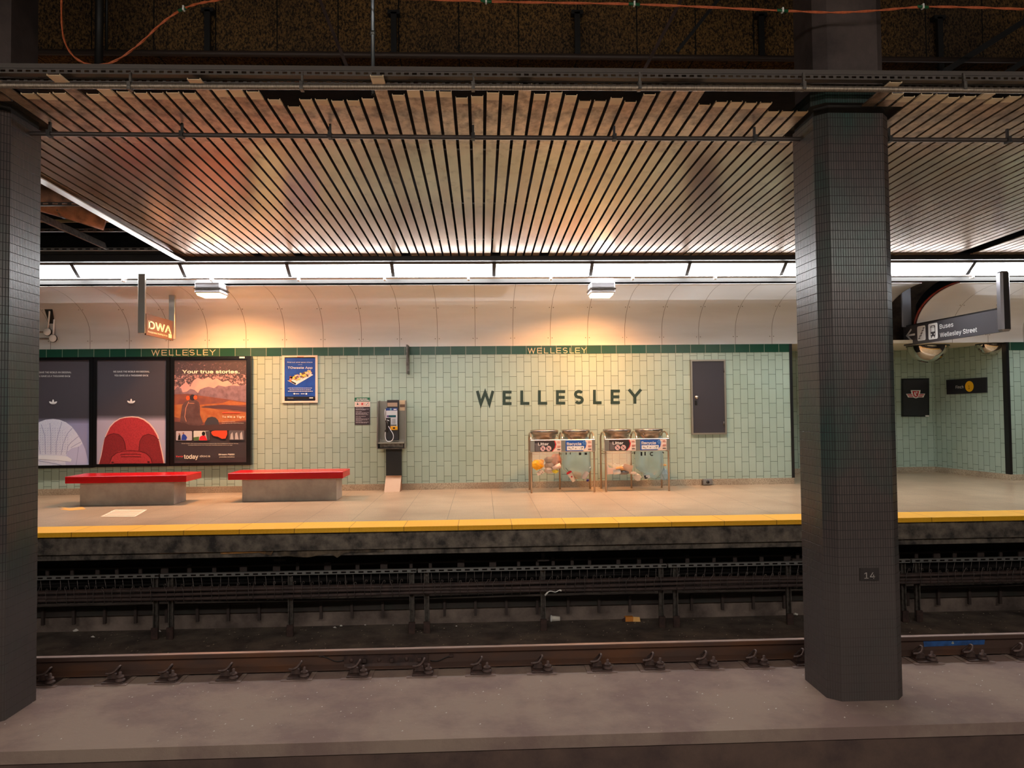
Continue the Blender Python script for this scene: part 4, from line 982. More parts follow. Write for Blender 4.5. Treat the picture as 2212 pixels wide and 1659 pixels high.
pr.rect(803, 866, 1055, 882, gl('poster_tag_red', (224, 84, 60)), 'red_bar')
pr.text('To Kill a Tiger', 797, 945, 1125, 38, G_CR, bold=0.01)
pr.text('Executive Producers', 795, 1001, 985, 12, G_CR)
pr.text('Mindy Kaling, Dev Patel & Rupi Kaur', 795, 1026, 1110, 13, G_CR)
def thumb(x0, x1, y0, y1, m): pr.poly([(x0 + 8, y0), (x1 - 8, y0), (x1, y0 + 10), (x1, y1 - 10), (x1 - 8, y1), (x0 + 8, y1), (x0, y1 - 10), (x0, y0 + 10)], m, 'thumbnail')
thumb(140, 368, 1135, 1270, gl('poster_thumb_grey', (186, 178, 184)))
pr.polys([[(165, 1265), (175, 1200), (200, 1180), (210, 1265)]], M_BLACK, 'small_figure'); pr.polys([[(215, 1265), (225, 1200), (245, 1175), (275, 1190), (300, 1225), (285, 1265)]], gl('poster_blue', (40, 66, 160)), 'small_figure')
pr.polys([ell(188, 1178, 13, 13), ell(246, 1165, 13, 13)], gl('poster_skin', (150, 104, 90)), 'small_figure')
thumb(392, 620, 1132, 1270, gl('poster_thumb_pale', (206, 206, 198)))
pr.polys([[(392, 1225), (470, 1215), (470, 1268), (392, 1268)]], gl('poster_green', (86, 110, 64)), 'grass_patch')
pr.polys([[(470, 1268), (480, 1220), (510, 1200), (560, 1200), (590, 1268)]], gl('poster_thumb_red', (208, 40, 52)), 'small_figure'); pr.polys([ell(535, 1172, 24, 30)], M_BLACK, 'small_figure')
pr.polys([[(560, 1140), (620, 1132), (620, 1268), (590, 1268)]], G_DK, 'dark_patch')
pr.poly([(645, 1150), (665, 1135), (700, 1130), (870, 1128), (874, 1180), (850, 1240), (800, 1245), (740, 1215), (680, 1205), (655, 1180)], gl('poster_orange_shape', (236, 76, 44)), 'thumbnail')
thumb(900, 1120, 1125, 1262, gl('poster_thumb_mono', (92, 88, 92)))
pr.polys([[(915, 1255), (925, 1180), (950, 1150), (965, 1255)], [(985, 1255), (990, 1170), (1015, 1150), (1040, 1255)], [(1055, 1255), (1060, 1170), (1085, 1140), (1100, 1255)]], gl('poster_thumb_light', (176, 172, 172)), 'small_figure')
pr.text('Stream world-class documentaries featuring legends like Chris Hadfield and Werner Herzog.', 222, 1318, 1035, 14, G_CR)
pr.text('Available FREE on the TVO Today site, YouTube channel, and on our app.', 316, 1341, 950, 14, G_CR)
pr.text('tvo', 140, 1508, 243, 32, gl('poster_logo_red', (238, 70, 66)), bold=0.015)
pr.text('today', 256, 1530, 462, 84, G_CR, bold=0.015)
pr.text('docs', 485, 1506, 632, 40, G_CR)
pr.text('Stream FREE!', 752, 1479, 980, 28, G_CR, bold=0.02)
pr.text('youtube.com/tvo', 762, 1512, 980, 24, G_CR)
pr.rect(1050, 72, 1126, 94, M_WHITE, 'small_label')
# small blue poster in pale frame
def c6(cx, cy): return (600 + cx / 5.183, 760 + cy / 5.183)
r_ = frame_box(609.5, 768, 686, 869.5, 13.265, 'framed_poster', 'small blue TOwaste App poster in a pale frame on the tiled wall', 5.0, 0.03, mat('pale_poster_frame', (226, 208, 192), 0.4))
pr = Print(lambda x, y: at(*c6(x, y), 13.262), r_)
pr.rect(78, 70, 420, 540, mat('poster_royal_blue', (30, 78, 168), 0.35, 0, (22, 62, 146), 5), 'sheet')
pr.rect(80, 500, 419, 538, M_BLACK, 'footer_band')
pr.text('Find out what goes where', 108, 122, 388, 15, M_WHITE, bold=0.004)
pr.text('with the', 226, 146, 274, 9, M_WHITE)
pr.text('TOwaste App', 113, 190, 389, 34, M_WHITE, bold=0.004)
pr.poly([(110, 322), (330, 222), (398, 258), (205, 372)], mat('phone_edge_white', (230, 226, 226), 0.4), 'phone_shape')
pr.poly([(112, 318), (128, 312), (208, 352), (200, 366)], M_BLACK, 'phone_shape')
fc = [(236, 150, 60), (226, 110, 50), (220, 190, 170), (206, 150, 130), (240, 220, 200), (150, 80, 70), (240, 196, 110), (190, 160, 160), (90, 80, 80), (230, 210, 90)]
rnd = random.Random(5)
for k, colr in enumerate(fc):
    L_ = []
    for _ in range(9):
        t = rnd.random(); cx = 145 + t * 225 + rnd.uniform(-10, 10); cy = 322 - t * 82 + rnd.uniform(-36, 24); 
        if k < 2: cx = 140 + rnd.random() * 90; cy = 310 - (cx - 140) * .35 + rnd.uniform(-28, 24)
        L_.append(ell(cx, cy, rnd.uniform(8, 17), rnd.uniform(6, 13), 7))
    pr.polys(L_, mat('poster_food_%d' % k, colr, 0.5), 'picture_of_waste_pile')
def dashes(x0, x1, y, hgt, sd, mn=8, mx=26):
    r = random.Random(sd); out = []; x = x0
    while x < x1 - 4:
        l_ = min(r.uniform(mn, mx), x1 - x); out.append([(x, y - hgt), (x + l_, y - hgt), (x + l_, y), (x, y)]); x += l_ + 4
    return out
pr.polys(dashes(116, 392, 408, 5, 1) + dashes(134, 374, 426, 5, 2) + dashes(117, 394, 445, 7, 3), mat('fine_print_white', (214, 220, 232), 0.5), 'fine_print')
pr.polys([ell(188, 469, 11, 9, 10)] + dashes(205, 240, 474, 8, 4) + dashes(262, 302, 474, 8, 5) + [[(313, 461), (331, 461), (331, 479), (313, 479)]], M_WHITE, 'store_badges')
pr.text('Toronto', 112, 523, 176, 11, M_WHITE, bold=0.004)
pr.rect(356, 510, 397, 522, M_WHITE, 'footer_logo')
pr.rect(220, 52, 292, 62, mat('frame_sticker', (190, 130, 110), 0.5), 'small_label')
# notice with green header
p0, p1 = at(*c6(862, 513), 13.29), at(*c6(1034, 816), 13.29)
r_ = empty('notice', ((p0.x + p1.x) / 2, 13.29, p1.z), 'small dark notice with green header and three red pictograms beside the payphone', 'notice')
MB().box(p0.x, p1.x, 13.292, 13.3, p1.z, p0.z).build('plate', mat('notice_charcoal', (56, 46, 54), 0.4), r_)
pr = Print(lambda x, y: at(*c6(x, y), 13.291), r_)
pr.rect(862, 513, 1034, 555, mat('notice_green', (18, 104, 74), 0.4), 'header'); pr.rect(862, 557, 1034, 616, mat('notice_white', (226, 218, 206), 0.4), 'pictogram_band')
for k, x in enumerate((895, 948, 1000)):
    pr.polys(lines([[(x - 20, 566), (x + 20, 566), (x + 20, 603), (x - 20, 603), (x - 20, 566)]], 3), mat('notice_red', (196, 66, 60), 0.4), 'pictogram_frame')
pr.polys([[(886, 580), (904, 580), (904, 594), (886, 594)], ell(895, 574, 5, 5, 8)] , M_DSTEEL, 'pictogram'); pr.polys([ell(947, 584, 13, 13, 12)], mat('notice_red', (0, 0, 0)), 'pictogram'); pr.polys(lines([[(990, 598), (1010, 572)]], 5), M_DSTEEL, 'pictogram')
pr.polys(dashes(884, 1010, 532, 8, 7) + dashes(874, 1026, 548, 8, 8), M_WHITE, 'header_print')
pr.polys(sum([dashes(874, x1_, y, 4.5, 20 + i, 10, 34) for i, (y, x1_) in enumerate(((630, 960), (643, 1020), (653, 985), (672, 940), (684, 1022), (694, 1000), (706, 1015), (726, 985), (742, 935), (752, 1022), (764, 1010), (776, 940), (788, 1020), (798, 1000)))], []), mat('notice_fine_print', (176, 168, 170), 0.5), 'fine_print')

# ================================================================== BENCHES
def bench(sx0, sx1, bx0, bx1, Yf, label):
    r_ = empty('bench', ((sx0 + sx1) / 2, Yf + 0.3, 0), label, 'bench', 'red topped platform benches')
    MB().box(sx0, sx1, Yf, Yf + 0.62, 0.355, 0.46, b=0.006).build('seat', M_RED, r_)
    MB().box(bx0, bx1, Yf + 0.09, Yf + 0.56, 0, 0.355, b=0.004).build('base', M_BENCH, r_)
Yb1 = 11.62
bench(at(140, 1030, Yb1).x, at(402.5, 1030, Yb1).x, at(172.5, 1060, Yb1 + .09).x, at(376, 1060, Yb1 + .09).x, Yb1, 'bench with red top on grey block below the red shoe poster')
Yb2 = 11.82
bench(at(492, 1025, Yb2).x, at(741, 1025, Yb2).x, at(523, 1060, Yb2 + .09).x, at(727, 1060, Yb2 + .09).x, Yb2, 'bench with red top on grey block between the posters and the payphone')

# ================================================================== PAYPHONE
def cp(cx, cy): return (800 + cx / 12.76, 850 + cy / 12.76)
Yk = 13.22
def pp(cx, cy, Y=Yk): return at(*cp(cx, cy), Y)
bz = pp(500, 1530, 12.95).z
r_ = empty('payphone', (at(848, 900, 13.1).x, 13.1, 0), 'steel walled payphone booth on a black pedestal by the tiled wall', 'payphone')
zt_ = pp(600, 185, 13.2).z; z0 = pp(500, 1380, 12.92).z; zb_ = pp(500, 1530, 12.92).z
xl0, xr0 = pp(235, 600, 13.2).x, pp(985, 600, 13.2).x
xl1, xr1 = pp(170, 1400, 12.9).x, pp(965, 1400, 12.9).x
MB().box(xl0, xr0, 13.2, 13.27, z0, zt_ - 0.015).build('back_panel', mat('booth_steel', (150, 142, 134), 0.32, 0.9), r_)
for s_, (xa, xb) in ((1, (xl0, xl1)), (-1, (xr0, xr1))):
    MB().prism([(xa, 13.27, zt_), (xa, 13.27, zb_), (xb, 12.9, zb_), (xb, 12.9, z0 + 0.05), (xa - 0.01 * s_, 13.1, zt_ - 0.02)], (0.018 * s_, 0, 0)).build('side_panel', mat('booth_steel', (150, 142, 134)), r_)
MB().prism([(xl1, 12.9, z0), (xr1, 12.9, z0), (xr0, 13.27, z0), (xl0, 13.27, z0)], (0, 0, 0.02)).build('shelf', M_STEEL, r_)
sh = MB().box(xl1 + 0.02, xr1 - 0.02, 12.93, 13.25, zb_, zb_ + 0.012).box(xl1 + 0.05, xr1 - 0.05, 12.99, 13.0, zb_ + 0.02, z0 - 0.01)
sh.build('directory_tray', M_STEELD, r_)
MB().box(xl1 + 0.02, xr1 - 0.02, 13.0, 13.2, zb_ + 0.02, z0 - 0.005).build('tray_recess', M_BLACK, r_)
def ph(x0, y0, x1, y1, Yf, Yk_, m, name, b=0.0):
    A, B_ = pp(x0, y0, Yf), pp(x1, y1, Yf); MB().box(A.x, B_.x, Yf, Yk_, B_.z, A.z, b=b).build(name, m, r_)
M_PDK = mat('phone_charcoal', (48, 44, 46), 0.4); M_PW = mat('phone_silver_face', (206, 208, 214), 0.35, 0.3)
ph(460, 180, 790, 400, 13.17, 13.2, M_PDK, 'card_holder'); ph(470, 255, 745, 360, 13.165, 13.17, mat('phone_card_tan', (170, 144, 122), 0.5), 'info_card')
ph(425, 400, 775, 1290, 13.08, 13.2, M_PDK, 'phone_body', 0.006)
ph(430, 470, 745, 670, 13.07, 13.08, M_PW, 'face_plate'); ph(560, 670, 745, 905, 13.07, 13.08, M_PW, 'face_plate')
ph(428, 400, 750, 468, 13.068, 13.08, mat('phone_blue', (34, 62, 122), 0.4), 'header_band')
ph(540, 405, 585, 462, 13.066, 13.068, mat('phone_teal', (110, 160, 170), 0.4), 'band_mark'); ph(640, 425, 725, 448, 13.066, 13.068, M_WHITE, 'band_mark')
ph(505, 600, 705, 655, 13.068, 13.07, mat('phone_display_teal', (26, 78, 90), 0.2), 'display'); ph(455, 600, 505, 655, 13.068, 13.07, mat('phone_purple', (96, 62, 118), 0.4), 'display_mark')
kb = MB()
for i in range(3):
    for j in range(4):
        A = pp(603 + i * 33, 705 + j * 33, 13.062); kb.box(A.x, A.x + 0.014, 13.06, 13.07, A.z - 0.014, A.z)
kb.build('keypad', mat('phone_key', (150, 150, 156), 0.4), r_)
ph(565, 860, 720, 890, 13.066, 13.07, M_STEELD, 'slot_bar')
ph(548, 905, 750, 1005, 13.05, 13.08, mat('phone_yellow', (240, 170, 24), 0.4), 'yellow_card_reader', 0.004); ph(622, 930, 680, 975, 13.047, 13.05, M_BLACK, 'reader_symbol')
ph(435, 690, 552, 870, 13.072, 13.08, M_BLACK, 'cradle')
ph(800, 185, 985, 470, 13.19, 13.2, mat('tan_sticker', (206, 178, 144), 0.5), 'instruction_sticker'); ph(812, 300, 975, 375, 13.187, 13.19, mat('brown_sticker_band', (104, 78, 60), 0.5), 'sticker_band')
hp = [pp(x, y, Y) for x, y, Y in ((455, 760, 13.02), (470, 800, 13.0), (470, 900, 12.99), (460, 980, 13.0), (440, 1030, 13.02))]
MB().tube(hp, [0.022, 0.017, 0.015, 0.017, 0.022], 10).sphere(hp[0], 0.028, 10).sphere(hp[-1], 0.03, 10).build('handset', M_BLACK, r_)
cord = smooth([pp(x, y, Y) for x, y, Y in ((412, 440, 13.03), (400, 520, 13.0), (410, 640, 13.0), (430, 745, 13.01), (480, 735, 13.0), (520, 760, 13.0))], 4)
MB().tube(cord, 0.006, 8).build('cord', M_PW, r_)
cord = smooth([pp(x, y, Y) for x, y, Y in ((500, 905, 13.04), (560, 1010, 13.0), (620, 1110, 12.98), (635, 1200, 12.97), (600, 1290, 12.97), (520, 1330, 12.97), (450, 1300, 12.98), (410, 1200, 12.99), (408, 1100, 13.0), (425, 1050, 13.01))], 4)
MB().tube(cord, 0.006, 8).build('cord', M_PW, r_)
xa, xb = at(834, 1000, 13.2).x, at(867.5, 1000, 13.2).x
MB().box(xa, xb, 13.18, 13.27, 0.14, zb_ + 0.01).build('pedestal', M_BLACK, r_)
xa2, xb2 = at(830, 1060, 13.0).x, at(864, 1060, 13.0).x
MB().prism([(xa, 13.27, 0), (xa, 13.20, 0.265), (xa, 13.17, 0.265), (xa - 0.01, 12.98, 0.0)], (xb - xa, 0, 0)).build('kick_plate', mat('tan_kick_plate', (166, 132, 104), 0.4, 0.5), r_)

# ================================================================== LITTER AND RECYCLING STANDS
def cb(cx, cy): return (1130 + cx / 9.76, 910 + cy / 9.76)
M_TUBE = mat('satin_tube', (176, 160, 142), 0.3, 0.9)
M_BAGC = mat('clear_litter_bag', (236, 222, 206), 0.12, alpha=0.3); M_BAGB = mat('clear_blue_bag', (150, 186, 190), 0.12, alpha=0.5)
M_LBK = mat('litter_sticker_black', (50, 42, 44), 0.4); M_LBL = mat('recycle_sticker_blue', (34, 88, 172), 0.4); M_PINK = mat('sticker_cream', (238, 214, 200), 0.45)
def bag(cx, cy, r, ztop, zbot, skew, m, name, parent, seed):
    rn = random.Random(seed); mb = MB(); n = 22; rows = 9; vs = []
    for i in range(rows + 1):
        t = i / rows; z = ztop + (zbot - ztop) * t
        rr = r * (0.93 + 0.1 * math.sin(t * 2.6)) * (1 - 0.55 * max(0, t - 0.82) / 0.18)
        for k in range(n):
            a = 2 * math.pi * k / n; q = rr * (1 + 0.035 * math.sin(5 * a + 2 * t + seed) + rn.uniform(-.02, .02))
            vs.append((cx + skew * t * t + q * math.cos(a), cy + q * math.sin(a) * 0.8, z + (0.03 * math.cos(a) * (1 if skew < 0 else -1)) * (t > .8)))
    vs.append((cx + skew, cy, zbot - 0.01))
    fs = [[i * n + k, i * n + (k + 1) % n, (i + 1) * n + (k + 1) % n, (i + 1) * n + k] for i in range(rows) for k in range(n)] + [[rows * n + k, rows * n + (k + 1) % n, (rows + 1) * n] for k in range(n)]
    return mb.add(vs, fs, 0, True).build(name, m, parent)
def stand(x0, x1, label, ds, tail):
    """frame between world x0..x1"""
    xf0, xf1 = x0, x1; yf, yk = 12.47, 12.98; zt_ = at(1200, 938, 12.6).z
    r_ = empty('litter_stand', ((x0 + x1) / 2, (yf + yk) / 2, 0), label, 'litter bin', 'stands holding litter and recycling bags')
    zp1, zp0 = at(1200, 949.5, yf).z, at(1200, 976.5, yf).z
    r = 0.0155
    xm = (x0 + x1) / 2 + 0.0
    for i, xx in enumerate((x0, xm, x1)):
        arc = [(xx, (yf + yk) / 2 - 0.18 * math.cos(math.radians(a)) - (0.08 if 0 else 0), zp1 - 0.03 + 0.135 * math.sin(math.radians(a))) for a in range(0, 181, 15)]
        path = [(xx, yf + 0.02, zp1 - 0.06)] + arc + [(xx, yk, zp1 - 0.10), (xx, yk, 0)]
        path = [(p_[0], yf + (p_[1] - arc[0][1]) * (yk - yf) / (arc[-1][1] - arc[0][1]) if k and k <= len(arc) else p_[1], p_[2]) for k, p_ in enumerate(path)]
        if i != 1: path = [(xx, yf, 0)] + path[1:]
        else: path = [(xx, yf, zp0)] + path[1:]
        MB().tube(path, r, 10).build('leg_frame', M_TUBE, r_)
    MB().box(x0 - 0.02, x1 + 0.02, yf - 0.03, yf - 0.005, zp0, zp1, b=0.008).build('front_panel', M_STEEL, r_)
    MB().tube([(x0, yk, 0.62), (x1, yk, 0.62)], 0.008, 8).build('rear_rail', M_TUBE, r_)
    MB().tube([(x0, yf, zp0 - 0.01), (x0, yk, zp0 - 0.01)], 0.008, 8).tube([(x1, yf, zp0 - 0.01), (x1, yk, zp0 - 0.01)], 0.008, 8).build('side_rail', M_TUBE, r_)
    for k, xc in enumerate((x0 + 0.25, x1 - 0.27)):
        cyy = 12.74; zr = zp1 + 0.03
        MB().lathe([(0.19, zr - 0.06), (0.205, zr + 0.05), (0.237, zr + 0.055), (0.242, zr + 0.115), (0.236, zr + 0.125), (0.21, zr + 0.115), (0.195, zr + 0.04), (0.18, zr - 0.06)], (xc, cyy, 0), 32).build('bag_ring', mat('bin_ring_steel', (168, 158, 148), 0.28, 0.95), r_)
        hh = [(xc - 0.15 * math.cos(math.radians(a)) * 1.0, cyy - 0.243, zr + 0.05 - 0.10 * math.sin(math.radians(a))) for a in range(0, 91, 15)] if k else [(xc + 0.12 + 0.1 * t, cyy - 0.22 + 0.02 * t, zr + 0.02 + 0.03 * math.sin(t * 3)) for t in (0, .3, .6, 1)]
        MB().tube(hh, 0.005, 6).build('wire_handle', M_STEELD, r_)
        bg = bag(xc, cyy, 0.24, zr - 0.0, [0.33, 0.21][k] + ds[k], tail[k], M_BAGB if k else M_BAGC, 'clear_bag', r_, 3 + k)
    # stickers
    yy = yf - 0.0315; H_ = zp1 - zp0
    def R_(u0, v0, u1, v1, m, name, k=0): MB().box(u0, u1, yy - 0.001 * k - 0.0008, yy - 0.001 * k, zp0 + H_ * v0, zp0 + H_ * v1).build(name, m, r_)
    W_ = x1 - x0
    a0, a1 = x0 + W_ * 0.055, x0 + W_ * 0.475; b0, b1 = x0 + W_ * 0.545, x0 + W_ * 0.965
    R_(a0, .05, a1, .93, M_PINK, 'litter_sticker'); R_(b0, .05, b1, .93, M_PINK, 'recycle_sticker')
    def bl(u0, wd, m, name, k, ex=0.72):
        P_ = [(u0, zp0 + H_ * .06), (u0 + wd * ex * .82, zp0 + H_ * .06), (u0 + wd * ex * .96, zp0 + H_ * .35), (u0 + wd * ex, zp0 + H_ * .62), (u0 + wd * ex * .94, zp0 + H_ * .92), (u0, zp0 + H_ * .92)]
        MB().prism([(q[0], yy - 0.001 * k, q[1]) for q in P_], (0, -0.0008, 0)).build(name, m, r_)
    wd = a1 - a0
    bl(a0, wd, mat('sticker_red', (206, 50, 56), 0.4), 'litter_sticker_edge', 1, 0.82); bl(a0, wd, M_LBK, 'litter_sticker_field', 2, 0.78)
    bl(b0, wd, M_LBL, 'recycle_sticker_field', 2, 0.79)
    R_(a0 + wd * .02, .1, a0 + wd * .2, .62, mat('sticker_grey_can', (104, 98, 98), 0.5), 'can_pictogram', 3); R_(a0 + wd * .0, .62, a0 + wd * .16, .72, mat('sticker_grey_can', (0, 0, 0)), 'can_pictogram', 3)
    text('Litter', (a0 + wd * .13, yy - 0.0035, zp0 + H_ * .56), H_ * 0.3, M_WHITE, 'lettering', r_, wd * .40, bold=0.018)
    text('Recycle', (b0 + wd * .05, yy - 0.0035, zp0 + H_ * .54), H_ * 0.3, M_WHITE, 'lettering', r_, wd * .55, bold=0.018)
    for u in (.31, .53):
        c = (a0 + wd * u, zp0 + H_ * .3); rr = H_ * 0.21
        MB().prism([(c[0] + rr * math.cos(2 * math.pi * i / 20), yy - 0.004, c[1] + rr * math.sin(2 * math.pi * i / 20)) for i in range(20)], (0, -0.0008, 0)).build('prohibition_disc', mat('disc_pink', (228, 190, 190), 0.4), r_)
        mb = MB()
        for q in lines([[(c[0] - rr * .7, c[1] + rr * .7), (c[0] + rr * .7, c[1] - rr * .7)], [(c[0] - rr * .3, c[1] - rr * .4), (c[0] + rr * .3, c[1] + rr * .4)]], 0.008): mb.prism([(x, yy - 0.005, z) for x, z in q], (0, -0.0008, 0))
        mb.build('prohibition_bar', M_LBK, r_)
    R_(b0 + wd * .05, .13, b0 + wd * .70, .46, M_SW, 'recycle_panel', 3)
    mb = MB(); rq = random.Random(4)
    for _ in range(14):
        u = b0 + wd * rq.uniform(.08, .66); v = zp0 + H_ * rq.uniform(.18, .38); mb.box(u, u + rq.uniform(.006, .018), yy - 0.005, yy - 0.004, v, v + rq.uniform(.004, .016))
    mb.build('recyclables_pictogram', M_STEELD, r_)
    mb = MB()
    for i in range(6):
        a = i * math.pi / 3; c = (b0 + wd * .72, zp0 + H_ * .72)
        mb.prism([(c[0] + rr_ * math.cos(a + da), yy - 0.004, c[1] + rr_ * math.sin(a + da)) for rr_, da in ((0.012, -.4), (0.036, -.25), (0.036, .25), (0.012, .4))], (0, -0.0008, 0))
    mb.build('splash_pictogram', mat('sticker_light_blue', (112, 166, 226), 0.4), r_)
    for q, nm in ((a0, 'litter'), (b0, 'recycle')):
        mb = MB()
        for v, l_ in ((.8, .10), (.72, .12), (.48, .13), (.42, .13), (.36, .1)): mb.box(q + wd * .85, q + wd * (.85 + l_), yy - 0.003, yy - 0.0022, zp0 + H_ * v, zp0 + H_ * (v + .03))
        mb.build('fine_print', mat('sticker_fine_red', (196, 110, 100), 0.5), r_)
        R_(q + wd * .85, .17, q + wd * .97, .23, M_BLACK, 'sticker_mark', 3)
    return r_, zp0, zp1
YF = 12.47
xa0, xa1 = at(1148, 1040, YF).x, at(1284, 1040, YF).x
xb0, xb1 = at(1309, 1040, YF).x, at(1445, 1040, YF).x
s1, zp0, zp1 = stand(xa0, xa1, 'litter and recycling stand with a yellow jug bag inside, nearer the payphone', (0.04, 0.0), (0.02, 0.03))
s2, _, _ = stand(xb0, xb1, 'litter and recycling stand nearer the dark wall door', (0.03, 0.0), (-0.0, 0.02))
# dark print on the recycling bags
for s_, L_ in ((s1, [[(1250.5, 977.5), (1255.5, 977.5), (1255.5, 983), (1250.5, 983)], [(1263, 977.5), (1268, 977.5), (1268, 982.5), (1263, 982.5)], [(1222, 977.5), (1224, 977.5), (1224, 982), (1222, 982)], [(1231, 977.5), (1233, 977.5), (1233, 981.5), (1231, 981.5)]]),
                (s2, [[(1384, 976), (1387.5, 976), (1387.5, 984.5), (1384, 984.5)], [(1392, 976), (1395, 976), (1395, 984), (1392, 984)]] + lines([[(1408 + 3.2 * math.cos(math.radians(a)), 980.5 + 3.6 * math.sin(math.radians(a))) for a in range(40, 321, 40)], [(1371, 976), (1370.5, 981)], [(1431, 976), (1434, 979)]], 2.2))):
    mb = MB()
    for q in L_: mb.prism([at(x_, y_, 12.5) for x_, y_ in q], (0, 0.001, 0))
    mb.build('bag_print', M_BLACK, s_)
for xx, body, lab in ((at(1243, 980, 12.5).x, 'TTC', 0), (at(1395, 980, 12.5).x, 'TTC', 1)): pass
# what is in the bags
def tilt(x, z, Y, ang, sc=1.0): return Matrix.Translation((x, Y, z)) @ Matrix.Rotation(math.radians(ang), 4, 'Y') @ Matrix.Diagonal((sc, sc, sc, 1))
def cupm(M, h=0.16, r0=0.033, r1=0.045): return MB().lathe([(0, 0), (r0, 0), (r1, h), (r1 - 0.003, h), (r0 - 0.002, 0.01)], (0, 0, 0), 18, mtx=M)
def thing(label, cat, grp=None): pass
def itm(mb, name, m, label, cat, group=None): return tag(mb.build(name, m), label, cat, group)
def q7(cx, cy, Y=12.72): return at(*cb(cx, cy), Y)
p = q7(315, 925, 12.62)
r_ = empty('plastic_bag', (p.x, p.y, p.z - 0.1), 'bright yellow crumpled shopping bag in the litter bag nearest the payphone', 'bag')
P_ = [q7(*v, 12.6) for v in ((190, 905), (240, 860), (330, 830), (390, 800), (445, 825), (420, 900), (390, 960), (330, 1000), (285, 1040), (250, 1010), (200, 970))]
MB().prism(P_, (0, 0.08, 0)).sphere(q7(310, 915, 12.62), 0.11, 10, sc=(1, .6, .8), jit=.25).build('bag_body', mat('yellow_plastic', (246, 176, 24), 0.4), r_)
MB().prism([q7(*v, 12.59) for v in ((235, 945), (265, 930), (290, 950), (270, 985), (245, 975))], (0, 0.012, 0)).build('orange_patch', mat('orange_print', (226, 118, 20), 0.4), r_)
itm(MB().sphere(q7(550, 930), 0.09, 10, sc=(1, .8, .7), jit=.3), 'crumpled_bag', mat('grey_plastic', (150, 138, 130), 0.5), 'grey crumpled wrapper behind the pink cup in the left litter bag', 'wrapper')
itm(MB().sphere(q7(545, 820), 0.09, 10, sc=(1, .7, .7), jit=.3), 'crumpled_bag', mat('brown_grey_plastic', (110, 94, 86), 0.5), 'dark brown crumpled wrapper on top in the left litter bag', 'wrapper')
itm(MB().sphere(q7(700, 830), 0.10, 12, sc=(1, .6, 1.2), jit=.2), 'crumpled_paper', mat('rust_napkin', (176, 116, 92), 0.7), 'rust coloured napkin high in the left litter bag', 'napkin')
itm(cupm(tilt(q7(610, 990).x, q7(610, 990).z, 12.62, 68), 0.15), 'paper_cup', mat('pinkish_cup', (222, 196, 180), 0.5), 'pinkish paper cup lying in the left litter bag', 'cup')
r_ = empty('paper_carton', q7(370, 1130, 12.6), 'white carton with dark dots at the bottom of the left litter bag', 'carton')
mb = MB().prism([q7(*v, 12.6) for v in ((283, 1090), (405, 1020), (455, 1085), (310, 1150))], (0, 0.06, 0)); mb.build('carton_body', mat('carton_white', (236, 220, 206), 0.5), r_)
mb = MB()
for v in ((335, 1085), (412, 1075), (388, 1110)): mb.prism([q7(v[0] + 9 * math.cos(i), v[1] + 9 * math.sin(i), 12.597) for i in (0, 1, 2, 3, 4, 5)], (0, 0.002, 0))
mb.build('dots', M_DSTEEL, r_)
itm(MB().sphere(q7(540, 1040, 12.66), 0.085, 10, sc=(1, .7, .6), jit=.35), 'crumpled_paper', mat('greyish_paper', (196, 184, 170), 0.7), 'crumpled pale paper beside the yellow packet in the left litter bag', 'paper')
itm(MB().sphere(q7(680, 1055, 12.62), 0.055, 8, sc=(1.1, .6, .7), jit=.4), 'snack_packet', mat('lemon_packet', (222, 206, 60), 0.4), 'lemon yellow snack packet at the bottom of the left litter bag', 'packet')
r_ = empty('drink_cup', q7(1070, 1290, 12.6), 'white cup with red lid and dark straw in the left recycling bag', 'cup')
Mx = Matrix.Translation(q7(1075, 1265, 12.6)) @ Matrix.Rotation(math.radians(-29), 4, 'Y')
MB().lathe([(0, 0), (0.032, 0), (0.047, 0.165), (0, 0.165)], (0, 0, 0), 20, mtx=Mx).build('cup_body', mat('cup_white', (236, 228, 216), 0.4), r_)
MB().lathe([(0, 0.19), (0.044, 0.188), (0.05, 0.172), (0.05, 0.16)], (0, 0, 0), 20, mtx=Mx).build('lid', mat('lid_red', (214, 40, 52), 0.3), r_)
MB().tube([Mx @ Vector((0, 0, 0.18)), Mx @ Vector((-0.01, 0, 0.27))], 0.004, 6).build('straw', M_DSTEEL, r_)
MB().box(-0.012, 0.012, -0.046, -0.044, 0.08, 0.105).build('logo_mark', mat('lid_red', (0, 0, 0)), r_)
lm = r_.children[-1] if r_.children else None
for o_ in r_.children:
    if o_.name.startswith('logo_mark'):
        for v in o_.data.vertices: v.co = (Mx @ (v.co + r_.location)) - r_.location
itm(MB().sphere(q7(1140, 1140, 12.72), 0.075, 10, sc=(1.2, .7, .8), jit=.45), 'crumpled_paper', mat('kraft_paper', (206, 158, 116), 0.7), 'crumpled brown kraft paper between the two cups in the left recycling bag', 'paper')
r_ = empty('drink_cup', q7(1310, 1240, 12.62), 'clear plastic cup with straw in the left recycling bag', 'cup')
Mx = Matrix.Translation(q7(1270, 1215, 12.62)) @ Matrix.Rotation(math.radians(25), 4, 'Y')
MB().lathe([(0, 0), (0.036, 0), (0.05, 0.13), (0, 0.15)], (0, 0, 0), 18, mtx=Mx).build('cup_body', mat('cup_frosted', (206, 202, 204), 0.3), r_)
MB().tube([Mx @ Vector((0, 0, 0.14)), Mx @ Vector((0.03, 0, 0.24))], 0.004, 6).build('straw', M_WHITE, r_)
itm(MB().sphere(q7(1360, 1245, 12.6), 0.024, 10), 'bottle_cap', mat('cap_purple', (62, 50, 140), 0.4), 'purple bottle cap low in the left recycling bag', 'cap')
def c8(cx, cy): return (1280 + cx / 9.76, 910 + cy / 9.76)
def q8(cx, cy, Y=12.72): return at(*c8(cx, cy), Y)
